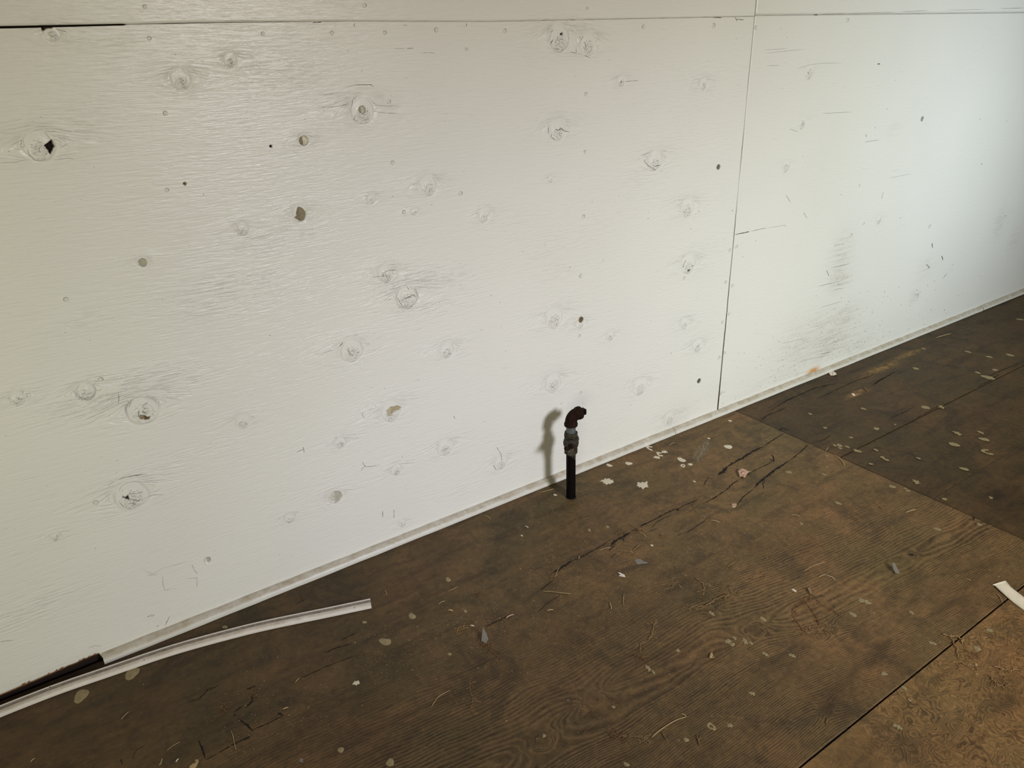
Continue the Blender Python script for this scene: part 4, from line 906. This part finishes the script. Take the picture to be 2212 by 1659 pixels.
straw([(947, 1306), (955, 1301), (962, 1299)], 1.8, 'tiny curved pale straw between the loose trim and the grey flake')
straw([(968, 1278), (980, 1274), (988, 1268)], 1.4, 'thin curved hair above the grey flake')
straw([(1168, 1064), (1185, 1061), (1198, 1056)], 1.8, 'thin straw lying by the moulding just left of the pipe')
straw([(1045, 1114), (1053, 1117), (1060, 1122)], 1.6, 'short straw left of the pipe near the moulding')
straw([(1134, 1137), (1138, 1139), (1141, 1141)], 2.6, 'tiny white crumb-like straw below left of the pipe', M_WCHIP)
straw([(1445, 963), (1452, 959), (1458, 956)], 1.6, 'tiny straw near the moulding above the paint splashes')
straw([(1865, 838), (1869, 842), (1874, 846)], 3.0, 'short dark bent sliver near the wall at the right', M_TWIG)
straw([(2022, 730), (2038, 726), (2054, 721)], 1.6, 'pale straight scratch-like straw near the wall at far right')
straw([(1804, 1254), (1800, 1250), (1795, 1247), (1784, 1243)], 1.4, 'thin hooked white hair above the loose loop', M_WCHIP)
straw([(1767, 1248), (1776, 1244), (1784, 1242)], 2, 'short pale sliver above the loose loop')
straw([(2085, 1251), (2091, 1253), (2097, 1255)], 1.8, 'short pale straw left of the white strip')
straw([(2152, 1284), (2158, 1288), (2163, 1297), (2165, 1303)], 1.6, 'thin pale splinter just under the white strip')
straw([(1785, 1567), (1786, 1560), (1787, 1553)], 2.4, 'faint upright sliver near the dark knot at the bottom', M_TWIG)

def chip(pts, mat, label, cat='chip', name='paint_chip', z=.002, tilt=0.0, th=.0006, grp='flakes and chips lying on the floor', crumple=0.0, fold=0.0):
    P = [FL(*p) for p in pts]; c = sum(P, Vector())/len(P); V, F = [], []; n = len(P)
    R = []
    for i in range(n):
        a, b = P[i], P[(i+1) % n]; R += [a, a.lerp(b, .5)]
    n = len(R)
    for lvl, sc in ((0, 1), (1, .62), (2, .25)):
        for p in R:
            q = c.lerp(p, sc); V.append(Vector((q.x, q.y, z+tilt*(q-c).y+fold*abs((q-c).x)+crumple*random.uniform(0, 1))))
    nv = len(V)
    for v in list(V[:nv]): V.append(v-Vector((0, 0, th)))
    for l in range(2):
        for i in range(n):
            j = (i+1) % n; F.append((l*n+i, l*n+j, (l+1)*n+j, (l+1)*n+i)); F.append((nv+l*n+i, nv+(l+1)*n+i, nv+(l+1)*n+j, nv+l*n+j))
    F.append(tuple(2*n+i for i in range(n))); F.append(tuple(nv+2*n+i for i in range(n-1, -1, -1)))
    for i in range(n): j = (i+1) % n; F.append((i, nv+i, nv+j, j))
    mz = min(v.z for v in V)
    for v in V: v.z += .0008-mz
    return thing(name, V, F, mat, label, cat, grp, smooth=False)
chip([(1371, 1212), (1376, 1208), (1384, 1209), (1392, 1214), (1400, 1216), (1396, 1218), (1376, 1220)], M_FLAKE, 'clear teardrop-shaped flake in the middle of the floor', 'flake', 'plastic_flake')
chip([(1044, 1366), (1050, 1374), (1055, 1383), (1050, 1392), (1040, 1388)], M_FLAKE, 'grey pointed flake left of centre with lint under it', 'flake', 'plastic_flake', tilt=.4)
chip([(1925, 1226), (1931, 1225), (1936, 1231), (1944, 1240), (1934, 1241), (1928, 1235)], M_FLAKE, 'whitish bent flake right of centre above the loose loop', 'flake', 'plastic_flake', tilt=.5)
chip([(1709, 1274), (1715, 1273), (1721, 1278), (1718, 1280)], M_WCHIP, 'small pale flake left above the loose loop', 'flake', 'plastic_flake')
chip([(1335, 1238), (1338, 1237), (1349, 1243), (1351, 1248), (1346, 1247)], M_WCHIP, 'upper of two crossed white paint slivers in the middle of the floor', 'chip', crumple=.001)
chip([(1337, 1245), (1338, 1243), (1348, 1244), (1348, 1247)], M_WCHIP, 'lower of two crossed white paint slivers in the middle of the floor', 'chip')
chip([(1594, 1022), (1600, 1019), (1610, 1021), (1622, 1020), (1614, 1026), (1608, 1034), (1598, 1033)], M_PINK, 'curled pinkish plaster chip beside the wide split', 'chip', crumple=.007, z=.004, tilt=.2)
chip([(1788, 806), (1796, 802), (1806, 808), (1807, 812), (1794, 812)], M_WCHIP, 'white paint chip fallen against the moulding at the right', 'chip', crumple=.006)
chip([(1839, 851), (1844, 850), (1848, 855), (1843, 856)], M_WCHIP, 'small white chip on the floor near the wall at the right', 'chip')
chip([(1580, 1091), (1590, 1088), (1592, 1094), (1584, 1096)], M_PINK, 'small pink crumb at the lower end of the right split', 'chip', crumple=.003)
chip([(1533, 1414), (1538, 1412), (1543, 1424), (1532, 1424)], M_STRAW, 'tiny folded orange wood chip on the cathedral grain', 'chip', crumple=.004)
chip([(646, 1646), (649, 1639), (655, 1640), (655, 1648), (650, 1647)], M_FLAKE, 'small clear flake at the bottom left', 'flake', 'plastic_flake')
chip([(409, 1659), (417, 1651), (423, 1649), (426, 1645), (421, 1643), (428, 1642), (430, 1647), (424, 1658), (417, 1668)], M_STRAW, 'yellowish hooked shaving at the bottom left edge', 'shaving', 'wood_shaving', fold=.2)
chip([(343, 1655), (347, 1647), (350, 1639), (352, 1640), (349, 1652)], M_SPLATD, 'slim tan flake at the bottom left beside the hooked shaving', 'flake', 'plastic_flake')
chip([(640+3, 1390+0), (650, 1388), (648, 1394)], M_SPLATD, 'tiny tan crumb below the loose trim', 'chip') if False else None
chip([(1744, 1275), (1750, 1273), (1754, 1283), (1750, 1284)], M_TWIG, 'rust-brown wood chip at the top of the loose loop', 'chip', tilt=.3)
chip([(2105, 1436), (2110, 1434), (2112, 1438), (2108, 1440)], M_STRAW, 'small yellow crumb on the near sheet right side', 'chip', crumple=.002)

# grit and sawdust
V, F = [], []; V3, F3 = [], []
def grit(V, F, p, s):
    b = len(V); a = random.uniform(0, 6.28); l = s*random.choice([1, 1, 1, 1.6, 2.6]); t = Vector((math.cos(a), math.sin(a), 0)); u = Vector((-t.y, t.x, 0))
    V += [p+t*l, p-t*l*.8+u*s*.6, p-t*l*.8-u*s*.6, p+Vector((0, 0, s*1.1))]; F += [(b, b+1, b+3), (b+1, b+2, b+3), (b+2, b, b+3), (b, b+2, b+1)]
CL = [(1080, 1330, 70, 22, 420), (1000, 1360, 60, 22, 260), (860, 1420, 60, 30, 320), (1230, 1240, 80, 45, 520), (1350, 1250, 110, 60, 620), (1450, 1180, 100, 60, 420), (1530, 1200, 90, 50, 420), (1600, 1180, 110, 60, 420), (1700, 1110, 90, 60, 360), (1720, 1160, 70, 50, 280),
      (1560, 1290, 60, 30, 320), (1760, 1340, 50, 40, 220), (1250, 1350, 120, 60, 320), (950, 1500, 200, 80, 360), (560, 1580, 90, 50, 220), (1200, 1180, 80, 60, 150), (1620, 1060, 60, 40, 200), (1900, 1130, 120, 60, 200), (1950, 1300, 160, 80, 200), (2120, 1420, 80, 60, 220), (1300, 1450, 120, 60, 220), (620, 1500, 120, 60, 160), (1450, 1030, 150, 60, 120), (1720, 860, 60, 20, 160), (1900, 900, 200, 80, 140), (720, 1330, 100, 60, 80), (1195, 1066, 25, 8, 40), (1560, 1500, 200, 90, 260), (1380, 1580, 120, 50, 100)]
for (cx, cy, sx, sy, n) in CL:
    for i in range(n):
        px, py = random.gauss(cx, sx), random.gauss(cy, sy)
        if py < 905+(-.40)*(px-1500)+16 or px > 2260 or py > 1700: continue
        p = FL(px, py, .0006)
        if p.y > -.022: continue
        s = random.choice([.0003, .0004, .0004, .0005, .0006, .0009])
        (grit(V, F, p, s) if random.random() < .72 else grit(V3, F3, p, s*.9))
M_GRIT = simple('sawdust_grit', srgb(176, 146, 98), .9, var=.4, scale=400); M_GRITD = simple('pale_plaster_dust', srgb(214, 196, 164), .9, var=.2, scale=400)
nF = len(F); nb = len(V); V += V3; F += [tuple(i+nb for i in f) for f in F3]
o = py_mesh('sawdust_grit', V, F, [M_GRIT, M_GRITD]); tag(o, 'scattered sawdust grit and pale plaster crumbs over the brown plywood floor', 'grit', kind='stuff')
o.data.polygons.foreach_set('material_index', [0 if i < nF else 1 for i in range(len(F))])

# ------------------------------------------------------------------ loose trim strip (curved)
LP = [(-90, 1590), (-40, 1569), (0, 1551), (63, 1526), (126.6, 1501), (190, 1479), (253, 1458), (334, 1429), (395, 1410), (455.7, 1393), (520, 1376), (560, 1366), (620, 1353), (700, 1337), (760, 1324), (803, 1315)]
LPW = [FL(*p) for p in LP]; path = []
for i in range(len(LPW)-1):
    for k in range(6): path.append(LPW[i].lerp(LPW[i+1], k/6))
path.append(LPW[-1])
for _ in range(14): path = [path[0]]+[(path[i-1]+path[i]*2+path[i+1])/4 for i in range(1, len(path)-1)]+[path[-1]]
for i, p in enumerate(path): p.z = .0012
LPR = [(0, .0), (-.0003, .003), (.0005, .0062), (.0024, .0090), (.0052, .0108), (.0086, .0112), (.0104, .0104), (.0112, .0092), (.0150, .0098), (.0176, .0104), (.0180, .0080), (.0190, .0080), (.0192, .0122), (.0203, .0124), (.0206, .0)]
lt = sweep('loose_moulding', path, LPR, [M_LOOSE, simple('dust_filled_groove', srgb(150, 138, 122), .8, var=.45, scale=140), simple('open_dark_groove', srgb(52, 44, 38), .9, var=.4)])
_nb = len(LPR)
for i_, p_ in enumerate(lt.data.polygons):
    j_ = i_ % _nb
    if i_ < _nb*(len(path)-1): p_.material_index = 1 if 6 <= j_ <= 8 else 2 if 9 <= j_ <= 10 else 0
lt = lt; tag(lt, 'loose curved white moulding strip lying on the floor at the lower left, sprung from the wall', 'moulding')

# white torn strip at right edge
def white_strip():
    L = [(2144.5, 1262), (2150, 1265), (2161, 1276), (2175, 1288), (2190, 1300), (2207, 1312), (2230, 1329), (2262, 1350)]
    R = [(2172.5, 1253.5), (2177, 1259), (2184, 1268), (2192, 1274), (2203, 1281), (2222, 1296), (2246, 1314), (2278, 1334)]
    V, F = [], []; nx = 5
    for i, (a, b) in enumerate(zip(L, R)):
        A, B = FL(*a, .004), FL(*b, .004)
        for k in range(nx):
            t = k/(nx-1); p = A.lerp(B, t); p.z = .0028+.0012*math.sin(i*.9)+.0008*math.sin(math.pi*t); V.append(p)
    n = len(V)
    for v in list(V): V.append(v-Vector((0, 0, .0014)))
    rows = len(L)
    for i in range(rows-1):
        for k in range(nx-1):
            a = i*nx+k; F.append((a, a+1, a+nx+1, a+nx)); F.append((n+a, n+a+nx, n+a+nx+1, n+a+1))
        for k in (0, nx-1):
            a = i*nx+k; F.append((a, a+nx, n+a+nx, n+a))
    for i in (0, rows-1):
        for k in range(nx-1): a = i*nx+k; F.append((a, a+1, n+a+1, n+a))
    return thing('torn_strip', V, F, simple('white_strip_card', srgb(240, 230, 208), .7, var=.14, scale=30, bump=.25), 'flat torn white strip lying on the floor at the right edge of the picture', 'strip', None)
white_strip()

# cobweb and dust on the valve stem (part of the pipe)
V, F = [], []
for i in range(46):
    p = c0+d*random.uniform(.022, .036)+Vector((random.gauss(0, .006), random.gauss(0, .003), random.gauss(-.004, .006))); Q = [p]; a = random.uniform(0, 6.28)
    for j in range(random.randint(2, 6)):
        a += random.gauss(0, 1); Q.append(Q[-1]+Vector((math.cos(a)*.0022, random.gauss(0, .0006), math.sin(a)*.0022)))
    tube_geo(V, F, Q, .00022, 3)
for i in range(5):
    x = -.02+.004*i; tube_geo(V, F, [loc(x, -.022, .165-.002*i), loc(x+.001, -.021, .150), loc(x+.003+.002*(i % 2), -.02, .146-.004*i)], .00014, 3)
o = py_mesh('cobweb', V, F, M_WEB, pipe); tag(o, 'dusty cobweb on the valve stem', kind='stuff')
